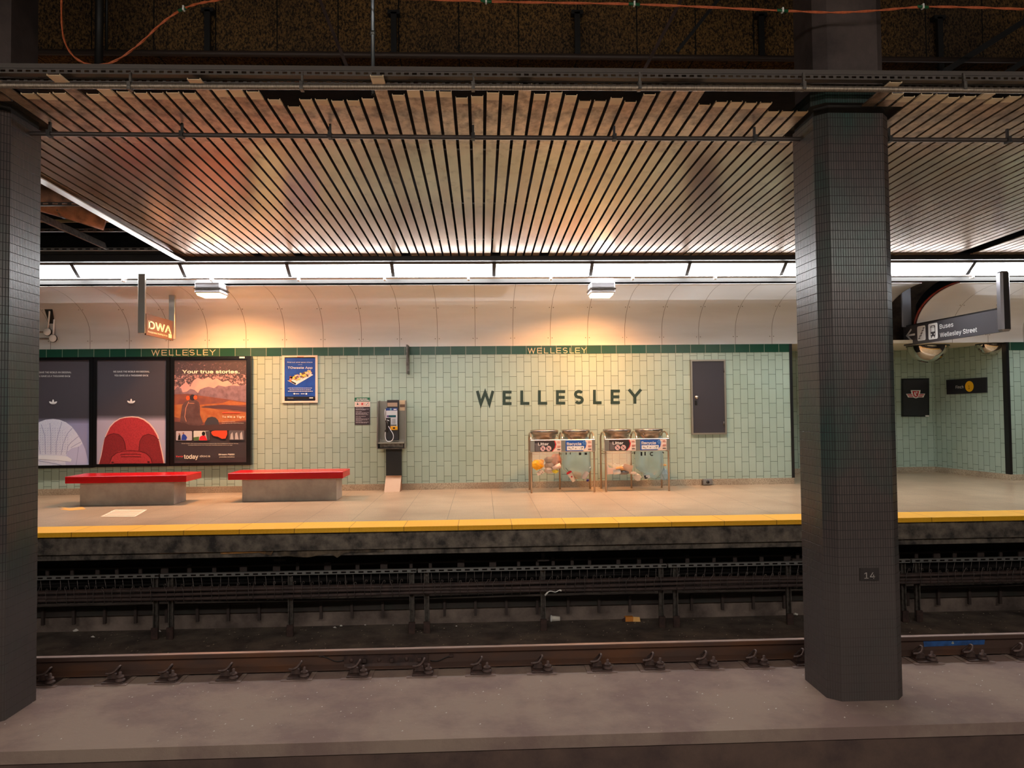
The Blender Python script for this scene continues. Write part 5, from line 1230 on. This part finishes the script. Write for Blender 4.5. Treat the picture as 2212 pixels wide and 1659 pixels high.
itm(MB().prism([q8(*v, 12.6) for v in ((312, 900), (345, 985), (440, 990), (560, 980), (700, 985), (720, 1110), (480, 1110), (312, 1120))], (0, 0.05, 0)), 'paper_bag', mat('pale_pink_paper', (226, 202, 190), 0.6), 'flattened pale paper bag in the right litter bag', 'bag')
itm(MB().sphere(q8(590, 1010, 12.62), 0.085, 10, sc=(1.2, .6, .6), jit=.3), 'napkin', mat('peach_napkin', (240, 178, 116), 0.6), 'peach coloured napkin on top in the right litter bag', 'napkin')
itm(cupm(tilt(q8(440, 1080, 12.56).x, q8(440, 1080, 12.56).z, 12.56, 80), 0.12, 0.04, 0.045), 'paper_cup', mat('cup_white', (0, 0, 0)), 'white paper cup lying in the right litter bag', 'cup')
itm(MB().sphere(q8(660, 1080, 12.56), 0.07, 10, sc=(1.3, .6, .55), jit=.4), 'foil_wrapper', mat('grey_foil', (120, 116, 116), 0.35, 0.4), 'grey foil wrapper at the bottom of the right litter bag', 'wrapper')
itm(MB().prism([q8(*v, 12.58) for v in ((670, 890), (860, 940), (800, 1110), (720, 1090), (640, 960))], (0, 0.02, 0)), 'plastic_sleeve', mat('clear_pink_sleeve', (222, 190, 170), 0.3, alpha=0.6), 'clear tan plastic sleeve standing up in the right litter bag', 'wrapper')
itm(MB().sphere(q8(855, 1090, 12.6), 0.05, 8, sc=(1.5, .6, .5), jit=.4), 'crumpled_paper', mat('white_tissue', (232, 222, 214), 0.6), 'white crumpled tissue at the right end of the right litter bag', 'tissue')
itm(MB().sphere(q8(945, 1180, 12.62), 0.06, 8, sc=(1.1, .6, 1.1), jit=.5), 'crumpled_plastic', mat('pale_plastic', (214, 210, 200), 0.3), 'pale crumpled plastic low at the left of the right recycling bag', 'wrapper')
r_ = empty('small_carton', q8(1140, 1220, 12.62), 'small black and white carton in the right recycling bag', 'carton')
MB().prism([q8(*v, 12.6) for v in ((1080, 1140), (1200, 1128), (1215, 1195), (1100, 1220))], (0, 0.05, 0)).build('carton_body', mat('carton_pale', (206, 216, 222), 0.4), r_)
MB().prism([q8(*v, 12.597) for v in ((1083, 1143), (1130, 1140), (1120, 1180), (1165, 1185), (1160, 1205), (1102, 1217))], (0, 0.002, 0)).build('dark_print', M_BLACK, r_)
itm(MB().prism([q8(*v, 12.6) for v in ((1270, 1100), (1325, 1062), (1345, 1085), (1295, 1130))], (0, 0.02, 0)), 'card_box', mat('card_white', (230, 224, 214), 0.5), 'small white card box at mid height in the right recycling bag', 'box')
itm(MB().sphere(q8(1490, 920, 12.66), 0.05, 8, sc=(1.4, .6, .4), jit=.4), 'wrapper', mat('orange_wrapper', (240, 190, 120), 0.4), 'orange glinting wrapper high in the right recycling bag', 'wrapper')
itm(MB().sphere(q8(1510, 1110, 12.7), 0.085, 9, sc=(.9, .6, 1.3), jit=.4), 'crumpled_plastic', mat('blueish_plastic', (170, 196, 204), 0.2, alpha=0.6), 'crumpled clear blue plastic at the right of the right recycling bag', 'wrapper')
# marks on the floor
def zfl(x, y, z=0.0015): return atz(x, y, z)
fd = MB().prism([zfl(248, 1101), zfl(318, 1101), zfl(292, 1116), zfl(217, 1116)], (0, 0, 0.001)).build('floor_decal', mat('pale_floor_decal', (240, 222, 196), 0.5)); tag(fd, 'pale lined rectangular decal on the platform floor in front of the left bench', 'floor decal')
mb = MB()
for i in range(5):
    a, b = 0.12 + i * 0.17, 0.18 + i * 0.17
    P0 = lambda t, s: zfl(248 + (318 - 248) * s + (217 - 248) * t + ((292 - 318) - (217 - 248)) * t * s, 1101 + 15 * t, 0.003)
    mb.prism([P0(a, .06), P0(a, .94), P0(b, .94), P0(b, .06)], (0, 0, 0.0008))
mb.build('printed_lines', mat('decal_line', (186, 146, 112), 0.5), fd)
fd = MB().prism([zfl(124, 1094), zfl(150, 1098), zfl(178, 1095), zfl(186, 1100), zfl(150, 1103), zfl(128, 1100), zfl(140, 1098)], (0, 0, 0.001)).build('floor_decal', mat('amber_decal', (232, 176, 92), 0.5)); tag(fd, 'worn amber arrow shaped marking on the platform floor near the left column', 'floor decal')

# ================================================================== TRACK
YRL = 6.90; ZT = -0.75
def rail_profile(yc, zt):
    hw, w2, ft = 0.034, 0.009, 0.07
    return [(yc - hw, zt - 0.036), (yc - hw, zt - 0.006), (yc - hw + 0.008, zt), (yc + hw - 0.008, zt), (yc + hw, zt - 0.006), (yc + hw, zt - 0.036), (yc + w2 + .004, zt - 0.048), (yc + w2, zt - 0.06), (yc + w2, zt - 0.13), (yc + ft, zt - 0.15), (yc + ft, zt - 0.162), (yc - ft, zt - 0.162), (yc - ft, zt - 0.15), (yc - w2, zt - 0.13), (yc - w2, zt - 0.06), (yc - w2 - .004, zt - 0.048)]
pr_ = rail_profile(YRL, ZT)
mb = MB(); n = len(pr_)
vs = [(x, y, z) for x in (XL + 0.01, XH - 0.01) for y, z in pr_]
fs = [[i, (i + 1) % n, (i + 1) % n + n, i + n] for i in range(n)]
for k, f in enumerate(fs): mb.add([vs[i] for i in f], [[0, 1, 2, 3]], 1 if k in (2,) else 0)
mb.add(vs, [list(range(n))[::-1], list(range(n, 2 * n))])
rail = mb.build('running_rail', [M_WEB, M_RAILT], None); tag(rail, 'rusty running rail with a worn pale top beside the concrete ledge', 'rail')
# blue paint band with chalk 6
pb = [at(1994, 1383, YRL - 0.012), at(2128, 1379, YRL - 0.012), at(2126, 1392, YRL - 0.012), at(1996, 1397, YRL - 0.012)]
bp = MB().prism([(p.x, YRL - 0.0125, p.z) for p in pb], (0, -0.0015, 0)).build('paint_band', mat('worn_blue_paint', (36, 82, 142), 0.6, 0, (28, 62, 108), 20), rail)
p = at(2056, 1391, YRL - 0.015)
text('6', (p.x, YRL - 0.0145, p.z), 0.035, mat('chalk_yellow', (220, 206, 130), 0.7), 'chalk_numeral', rail, 0.02)
# joint bar
xj0, xj1 = at(745, 1420, YRL).x, at(925, 1416, YRL).x
jr = empty('joint_bar', ((xj0 + xj1) / 2, YRL - 0.03, ZT - 0.14), 'bolted joint bar splicing the running rail left of centre', 'rail joint')
MB().prism([(xj0, YRL - 0.012, ZT - 0.05), (xj0, YRL - 0.03, ZT - 0.058), (xj0, YRL - 0.026, ZT - 0.12), (xj0, YRL - 0.045, ZT - 0.142), (xj0, YRL - 0.012, ZT - 0.135)], (xj1 - xj0, 0, 0)).build('bar', M_RUST, jr)
for k, px in enumerate((760, 789, 820, 848, 879, 907)):
    x = at(px, 1420, YRL).x
    if k % 2: MB().box(x - 0.018, x + 0.018, YRL - 0.06, YRL - 0.026, ZT - 0.108, ZT - 0.072, b=0.004).build('nut', M_RUST, jr)
    else: MB().sphere((x, YRL - 0.028, ZT - 0.09), 0.02, 10, sc=(1, .6, 1)).build('bolt_head', M_RUST, jr)
# bond wires
for x0_, x1_, lab in ((930, 975, 'thin bond wire clipped to the rail just right of the joint bar'), (742, 693, 'thin bond wire clipped to the rail just left of the joint bar')):
    a, b = at(x0_, 1427, YRL - .02), at(x1_, 1416, YRL - .02)
    P_ = smooth([(a.x, YRL - 0.02, a.z), ((a.x * 2 + b.x) / 3, YRL - 0.022, a.z - 0.004), ((a.x + b.x * 2) / 3, YRL - 0.022, (a.z + b.z) / 2), (b.x, YRL - 0.02, b.z)], 4)
    r_ = empty('bond_wire', (a.x, YRL - 0.02, a.z), lab, 'wire')
    MB().tube(P_, 0.004, 6).build('wire', M_DSTEEL, r_); MB().box(b.x - 0.016, b.x + 0.016, YRL - 0.03, YRL - 0.012, b.z - 0.009, b.z + 0.011).build('clamp', M_RUST, r_)
# fasteners
M_CLIP = mat('rusty_clip', (88, 68, 62), 0.6, 0.4, (64, 50, 46), 30)
def fastener(x, label, group):
    z = ZL
    r_ = empty('rail_fastener', (x, 6.8, z), label, 'rail clip', group)
    MB().box(x - 0.13, x + 0.14, 6.64, 6.99, z, z + 0.006).build('grout_pad', M_LEDGE, r_)
    MB().box(x - 0.085, x + 0.10, 6.665, 6.985, z + 0.006, z + 0.0175, b=0.003).build('base_plate', M_CLIP, r_)
    MB().prism([(x - 0.07, 6.74, z + 0.024), (x + 0.02, 6.74, z + 0.024), (x + 0.01, 6.74, z + 0.07), (x - 0.02, 6.74, z + 0.075), (x - 0.06, 6.74, z + 0.06)], (0, 0.07, 0)).build('shoulder', M_CLIP, r_)
    P_ = smooth([(x - 0.085, 6.75, z + 0.065), (x - 0.05, 6.735, z + 0.07), (x - 0.015, 6.74, z + 0.082), (x + 0.012, 6.76, z + 0.11), (x + 0.016, 6.80, z + 0.118), (x - 0.005, 6.83, z + 0.085), (x - 0.04, 6.84, z + 0.045)], 4)
    MB().tube(P_, 0.0095, 8).build('spring_clip', M_CLIP, r_)
    MB().lathe([(0.042, 0.0), (0.042, 0.012), (0.03, 0.016), (0.026, 0.026), (0.034, 0.03), (0.03, 0.042), (0.013, 0.046), (0.013, 0.07), (0.009, 0.078), (0, 0.078)], (x + 0.062, 6.70, z + 0.024), 14).build('anchor_bolt', M_CLIP, r_)
    return r_
CLP = [(100, 'rusty rail clip on its plate, first one right of the left column'), (250, 'rusty rail clip on the ledge below the left end of the left bench'), (363, 'rusty rail clip on the ledge below the right end of the left bench'), (493, 'rusty rail clip on the ledge below the gap between the two benches'), (645, 'rusty rail clip with anchor bolt, last one left of the joint bar'), (772, 'rusty rail clip under the left end of the joint bar'), (912, 'rusty rail clip under the right end of the joint bar'), (1037, 'rusty rail clip below the first letter of the big wall lettering'), (1168, 'rusty rail clip on the ledge below the left litter stand'), (1296, 'rusty rail clip on the ledge below the gap between the litter stands'), (1409, 'rusty rail clip on the ledge below the right litter stand'), (1524, 'rusty rail clip on the ledge below the dark wall door'), (1632, 'rusty rail clip two places left of the numbered column'), (1735, 'rusty rail clip half hidden by the left side of the numbered column'), (1993, 'rusty rail clip with a pale spring, just right of the numbered column'), (2102, 'rusty rail clip below the blue paint band on the rail'), (2210, 'rusty rail clip cut by the right edge of the view')]
proto = None
for px, lab in CLP:
    x = at(px + (0 if px != 1735 else 0), 1440, 6.75).x
    grp = 'rail clips along the running rail'
    if lab is None: lab = 'rusty rail clip bolted to the ledge between the left column and the joint bar' if px < 700 else 'rusty rail clip bolted to the ledge between the joint bar and the numbered column'; grp = 'rail clips left of the joint bar' if px < 700 else 'rail clips right of the joint bar'
    if proto is None: proto = fastener(x, lab, 'rail clips along the running rail')
    else:
        c_ = copy_tree(proto); c_.location.x = x; c_['label'] = lab
        if grp: c_['group'] = grp

# cable racks under the platform edge
YC = 9.12
def zc_(py, Y=YC, px=1080): return at(px, py, Y).z
ZST = zc_(1229); HOOKT = zc_(1245); CT, CB = zc_(1257), zc_(1279)
RX = [-6.92, -3.87, -0.80, 2.27, 5.34, 8.41]
RL = ['cable rack of strut and hooks, the one in front of the red shoe poster end', 'cable rack of strut and hooks under the platform, the one below the benches', 'cable rack of strut and hooks under the platform, the one below the payphone', 'cable rack of strut and hooks under the platform, the one below the dark wall door', 'cable rack of strut and hooks under the platform right of the numbered column']
RL[0] = 'cable rack of strut and hooks beside and behind the left column'
rnd = random.Random(11)
for k in range(5):
    x0, x1 = RX[k] + 0.01, RX[k + 1] - 0.01
    r_ = empty('cable_rack', ((x0 + x1) / 2, YC, ZB), RL[k], 'cable rack', 'cable racks under the platform edge')
    strut_rail(x0, x1, YC - 0.02, ZST - 0.02, 'strut_channel', '', '', M_GALV, 0.041, 0.105, 0.045, r_)
    for xx in (x0 + 0.10, (x0 + x1) / 2, x1 - 0.06):
        mb = MB()
        mb.box(xx - 0.03, xx - 0.018, YC + 0.03, YC + 0.07, ZB + 0.0, ZST).box(xx + 0.018, xx + 0.03, YC + 0.03, YC + 0.07, ZB + 0.0, ZST).box(xx - 0.03, xx + 0.03, YC + 0.066, YC + 0.07, ZB, ZST)
        mb.build('post', M_GALV if 0 else M_STEELD, r_)
        MB().box(xx - 0.04, xx + 0.04, YC + 0.0, YC + 0.03, ZB, ZB + 0.14, b=0.004).build('post_foot', M_RUST, r_)
    nh = 28
    for i in range(nh):
        x = x0 + 0.08 + (x1 - x0 - 0.16) * i / (nh - 1) + rnd.uniform(-.012, .012); j = rnd.uniform(-.025, .02); jf = rnd.uniform(-.02, .02)
        zt2 = HOOKT + rnd.uniform(-0.02, 0.015)
        P_ = [(x - 0.035, YC + 0.02, ZST - 0.02), (x - 0.035 + j * .5, YC + 0.05, CT), (x - 0.02 + j, YC + 0.05, CB - 0.004), (x + j, YC - 0.02, CB - 0.022), (x + j, YC - 0.085, CB - 0.012), (x + j + jf * .3, YC - 0.095, CT), (x + jf, YC - 0.095, zt2 - 0.02), (x + jf + 0.008, YC - 0.095, zt2), (x + jf + 0.022, YC - 0.095, zt2 - 0.002), (x + jf + 0.026, YC - 0.095, zt2 - 0.022), (x + jf + 0.014, YC - 0.095, zt2 - 0.03)]
        MB().tube(P_, 0.0036, 5).build('hook', mat('dull_grey_wire', (104, 94, 90), 0.5, 0.5), r_)
for k in range(6):
    zz = CB + 0.008 + (CT - CB) * (k % 3) / 2.6 + 0.012; yy = YC - 0.055 + 0.055 * (k // 3)
    P_ = [(XL + .1 + i * 0.8, yy + 0.006 * math.sin(i * 1.3 + k), zz + 0.008 * math.sin(i * 0.9 + k * 2)) for i in range(33)]
    o = MB().tube(smooth(P_, 2), 0.021, 8).build('cable', mat('dusty_cable', (68, 52, 48), 0.7, 0, (52, 40, 38), 10)); 
    tag(o, ['dusty brown cable along the front of the hooks, ', 'dusty brown cable at the back of the hooks, '][k // 3] + ['lowest', 'middle one', 'topmost'][k % 3], 'cable', 'cables hung on the rack hooks')
for k, (py, Y, lab) in enumerate(((1247, 9.5, 'thin slack black cable behind the rack, upper'), (1284, 9.42, 'thin slack black cable behind the rack, lower'))):
    P_ = [(XL + .1 + i * 0.8, Y, zc_(py, Y) + 0.02 * math.sin(i * 0.7 + k)) for i in range(33)]
    o = MB().tube(smooth(P_, 2), 0.014, 6).build('cable', mat('black_cable', (44, 40, 42), 0.5)); tag(o, lab, 'cable')
# slatted cable ladder behind (dark, in the recess)
YL_ = 9.75
za, zb2 = zc_(1212, YL_), zc_(1226, YL_)
r_ = empty('cable_ladder', (0, YL_, zb2), 'dark ladder-like tray lying behind the cable racks under the platform', 'cable tray')
M_LAD = mat('dark_brown_ladder', (58, 46, 42), 0.7)
MB().box(XL, XH, YL_, YL_ + 0.03, za - 0.012, za + 0.01).build('side_rail', M_LAD, r_); MB().box(XL, XH, YL_ - 0.03, YL_, zb2 - 0.01, zb2 + 0.012).build('side_rail', M_LAD, r_)
x = -7.0; k = 0
while x < 8.5 and k < 60:
    wv = rnd.choice((0.04, 0.05, 0.09)); MB().box(x, x + wv, YL_ - 0.012, YL_ + 0.012, zb2, za + rnd.choice((0.0, 0.012, 0.03))).build('rung', M_LAD, r_); x += wv + rnd.uniform(0.16, 0.34); k += 1
# timber/steel guard with brackets above the curb
YG = 9.5; zg1, zg0 = zc_(1292, YG), zc_(1303, YG)
r_ = empty('guard_rail', (0, YG, zg0), 'long dark guard board on short brackets above the grey curb', 'guard')
MB().box(XL, XH, YG, YG + 0.04, zg0 - 0.05, zg1).build('board', mat('dark_guard_board', (56, 46, 42), 0.8, 0, (44, 44, 38), 2), r_)
MB().box(XL, XH, YG - 0.02, YG, zg1 - 0.006, zg1 + 0.01).build('top_lip', M_LAD, r_)
px = 96; i = 0
while px < 2212:
    x = at(px, 1300, YG).x; MB().box(x - 0.016, x + 0.016, YG - 0.045, YG - 0.005, zg0 - 0.14, zg1 + 0.0).build('bracket', M_LAD, r_); px += 66.5; i += 1
# tee brackets behind
for px, lab in ((605, 'dark tee bracket under the platform below the benches'), (1173, 'dark tee bracket under the platform below the litter stands'), (1722, 'dark tee bracket under the platform beside the numbered column')):
    p = at(px, 1203, 9.7); o = MB().box(p.x - 0.02, p.x + 0.02, 9.68, 9.72, p.z - 0.02, p.z + 0.055).box(p.x - 0.075, p.x + 0.075, 9.67, 9.73, p.z - 0.05, p.z - 0.02).build('tee_bracket', M_LAD); tag(o, lab, 'bracket')
# broken boards under the nosing
M_BRK = mat('crumbling_board', (112, 96, 78), 0.9, 0, (48, 40, 34), 6, bmp=.5)
for (xs, lab, m_) in (([(597, 1187), (600, 1199), (640, 1203), (662, 1204), (672, 1203), (690, 1199), (715, 1196), (728, 1205), (744, 1195), (830, 1192), (829, 1182)], 'ragged broken board hanging under the platform edge near centre left', M_BRK),
                      ([(475, 1191), (477, 1197), (560, 1194), (585, 1200), (590, 1190)], 'ochre stained broken board under the platform edge below the right bench', mat('ochre_board', (186, 130, 70), 0.8, 0, (84, 66, 48), 6)),
                      ([(345, 1191), (345, 1196), (462, 1193), (462, 1189)], 'pale timber strip under the platform edge below the left bench', mat('pale_timber', (196, 156, 124), 0.8))):
    o = MB().prism([at(x, y, 9.23) for x, y in xs], (0, 0.03, 0)).build('broken_board', m_); tag(o, lab, 'board')
# litter on the trackbed
def onbed(px, py): return atz(px, py, ZB)
p = onbed(1200, 1343)
r_ = empty('paper_cup', p, 'white paper cup lying on the trackbed below the litter stands', 'cup')
Mx = Matrix.Translation(p + Vector((-0.055, -0.02, 0.04))) @ Matrix.Rotation(math.radians(92), 4, 'Y')
Mx = Matrix.Translation(p + Vector((0.058, 0, 0.036))) @ Matrix.Rotation(math.radians(-87), 4, 'Y')
MB().lathe([(0, 0), (0.03, 0), (0.037, 0.11), (0, 0.11)], (0, 0, 0), 22, mtx=Mx).build('cup_body', mat('cup_white', (0, 0, 0)), r_)
MB().lathe([(0.037, 0.105), (0.0415, 0.106), (0.0415, 0.118), (0.034, 0.125), (0, 0.122)], (0, 0, 0), 22, mtx=Mx).build('lid', M_WHITE, r_)
p = onbed(1363, 1343)
r_ = empty('carton', p, 'small orange fold-open carton on the trackbed right of the white cup', 'carton')
M_OC = mat('orange_carton', (214, 134, 52), 0.6)
Pc = [at(x, y, 8.95) for x, y in ((1352, 1330), (1368, 1331), (1367, 1343), (1353, 1343))]
MB().box(p.x - 0.07, p.x + 0.03, p.y, p.y + 0.06, p.z, p.z + 0.06, b=0.003).build('carton_body', M_OC, r_)
MB().prism([(p.x + 0.03, p.y, p.z), (p.x + 0.12, p.y - 0.01, p.z), (p.x + 0.115, p.y + 0.02, p.z + 0.05), (p.x + 0.03, p.y + 0.02, p.z + 0.055)], (0, 0.003, 0)).build('open_flap', mat('orange_carton_inside', (232, 178, 100), 0.6), r_)
MB().prism([(p.x - 0.07, p.y, p.z + 0.0), (p.x - 0.07, p.y, p.z + 0.06), (p.x - 0.115, p.y + 0.01, p.z + 0.03), (p.x - 0.105, p.y + 0.01, p.z + 0.0)], (0, 0.003, 0)).build('end_flap', M_RUST, r_)
M_SCR = mat('dirty_white_scrap', (206, 200, 192), 0.7)
SC = [(165, 1364, .05, 'white torn wrapper on the trackbed near the left column'), (201, 1377, .028, 'small white paper scrap on the trackbed right of the torn wrapper near the left column'), (343, 1365, .035, 'white scrap leaning on the rack post below the left bench'), (724, 1357, .028, 'white crumpled tissue on the trackbed below the right bench, left piece'), (737, 1353, .028, 'white crumpled tissue on the trackbed below the right bench, right piece'), (789, 1351, .018, 'white scrap on the trackbed below the notice by the payphone'), (849, 1351, .016, 'white scrap on the trackbed below the payphone'), (932, 1341, .014, 'round pale scrap on the trackbed right of the paired rack posts'), (986, 1353, .014, 'small pale scrap on the trackbed left of the big white cup'), (1273, 1337, .022, 'grey crushed foil scrap between the white cup and the orange carton'), (1705, 1331, .04, 'white folded scrap against the rack post left of the numbered column'), (1718, 1329, .04, 'white paper corner touching the left side of the numbered column'), (148, 1362, .018, 'tiny pale scrap left of the torn wrapper near the left column')]
rnd = random.Random(21)
for px, py, s_, lab in SC:
    p = onbed(px, py); mb = MB()
    n_ = 6; pts2 = [(p.x + s_ * rnd.uniform(.6, 1.1) * math.cos(i * 2 * math.pi / n_), p.y + s_ * .6 * math.sin(i * 2 * math.pi / n_), p.z + rnd.uniform(0.0, .45) * s_) for i in range(n_)]
    top = (p.x, p.y, p.z + s_ * .8); mb.add(pts2 + [top, (p.x, p.y, p.z)], [[i, (i + 1) % n_, n_] for i in range(n_)] + [[(i + 1) % n_, i, n_ + 1] for i in range(n_)])
    o = mb.build('paper_scrap', M_SCR); tag(o, lab, 'litter')
p = onbed(1710, 1333)
# white twisted paper hanging on the cables
P_ = smooth([at(x, y, 8.99) for x, y in ((1177, 1286), (1184, 1279), (1190, 1277), (1200, 1279), (1208, 1275), (1213, 1276))], 4)
o = MB().tube(P_, [0.011 if (i < 4 or i > len(P_) - 5) else 0.006 for i in range(len(P_))], 6).build('twisted_paper', M_WHITE); tag(o, 'twisted strip of white paper caught on the cables below the litter stands', 'litter')
# crumbs: countless flecks on bed and ledge
mb = MB(); rnd = random.Random(33)
for _ in range(420):
    x = rnd.uniform(-7, 8); y = rnd.uniform(8.55, 9.5); s_ = rnd.uniform(.003, .009); z = ZB
    mb.add([(x - s_, y - s_, z), (x + s_, y - s_ * .6, z + .001), (x + s_ * .7, y + s_, z + s_ * .8), (x - s_ * .8, y + s_ * .7, z + .001)], [[0, 1, 2, 3]])
o = mb.build('litter_flecks', mat('fleck_tan', (158, 142, 122), 0.8)); tag(o, 'countless pale flecks of grit and paper on the trackbed', 'grit', kind='stuff')
mb = MB()
for _ in range(170):
    x = rnd.uniform(-4, 5); y = rnd.uniform(5.5, 6.6); s_ = rnd.uniform(.0025, .0065)
    mb.add([(x - s_, y - s_, ZL + .001), (x + s_, y - s_ * .6, ZL + .0012), (x + s_ * .7, y + s_, ZL + s_ * .8), (x - s_ * .8, y + s_ * .7, ZL + .0012)], [[0, 1, 2, 3]])
o = mb.build('grit_flecks', mat('fleck_white', (196, 188, 178), 0.8)); tag(o, 'white grit flecks scattered over the concrete ledge', 'grit', kind='stuff')
# cracks in the ledge
# nest the smaller pieces under the part they sit on (all offsets are zero, so nothing moves)
def base_of(o): return o.name.split('.')[0]
for root in [o for o in COL.objects if o.parent is None]:
    ks = list(root.children)
    def first(*names): return next((k for k in ks if base_of(k) in names), None)
    def nest(par, names):
        if par is None: return
        for k in ks:
            if k is not par and (names is None or base_of(k) in names): k.parent = par
    b = base_of(root)
    if b == 'framed_poster': nest(first('sheet', 'panel'), {base_of(k) for k in ks} - {'frame', 'backing', 'sheet', 'panel'})
    elif b == 'notice': nest(first('plate'), None)
    elif b in ('hanging_sign', 'direction_sign'): nest(first('sign_board'), {base_of(k) for k in ks} - {'strap', 'post', 'sign_board'})
    elif b == 'payphone': nest(first('phone_body'), {'face_plate', 'header_band', 'band_mark', 'display', 'display_mark', 'keypad', 'slot_bar', 'yellow_card_reader', 'reader_symbol', 'cradle'}); nest(first('card_holder'), {'info_card'}); nest(first('instruction_sticker'), {'sticker_band'})
    elif b == 'litter_stand': nest(first('front_panel'), {base_of(k) for k in ks} - {'front_panel', 'leg_frame', 'rear_rail', 'side_rail', 'bag_ring', 'wire_handle', 'clear_bag', 'bag_print'})
    elif b == 'bulkhead_lamp': nest(first('lens_frame'), {'lens'})
    elif b == 'door_1': nest(first('door_leaf'), {'knob', 'lock_plate'})
    elif b == 'cable_rack':
        for p_, f_ in zip([k for k in ks if base_of(k) == 'post'], [k for k in ks if base_of(k) == 'post_foot']): f_.parent = p_
bpy.context.view_layer.update()
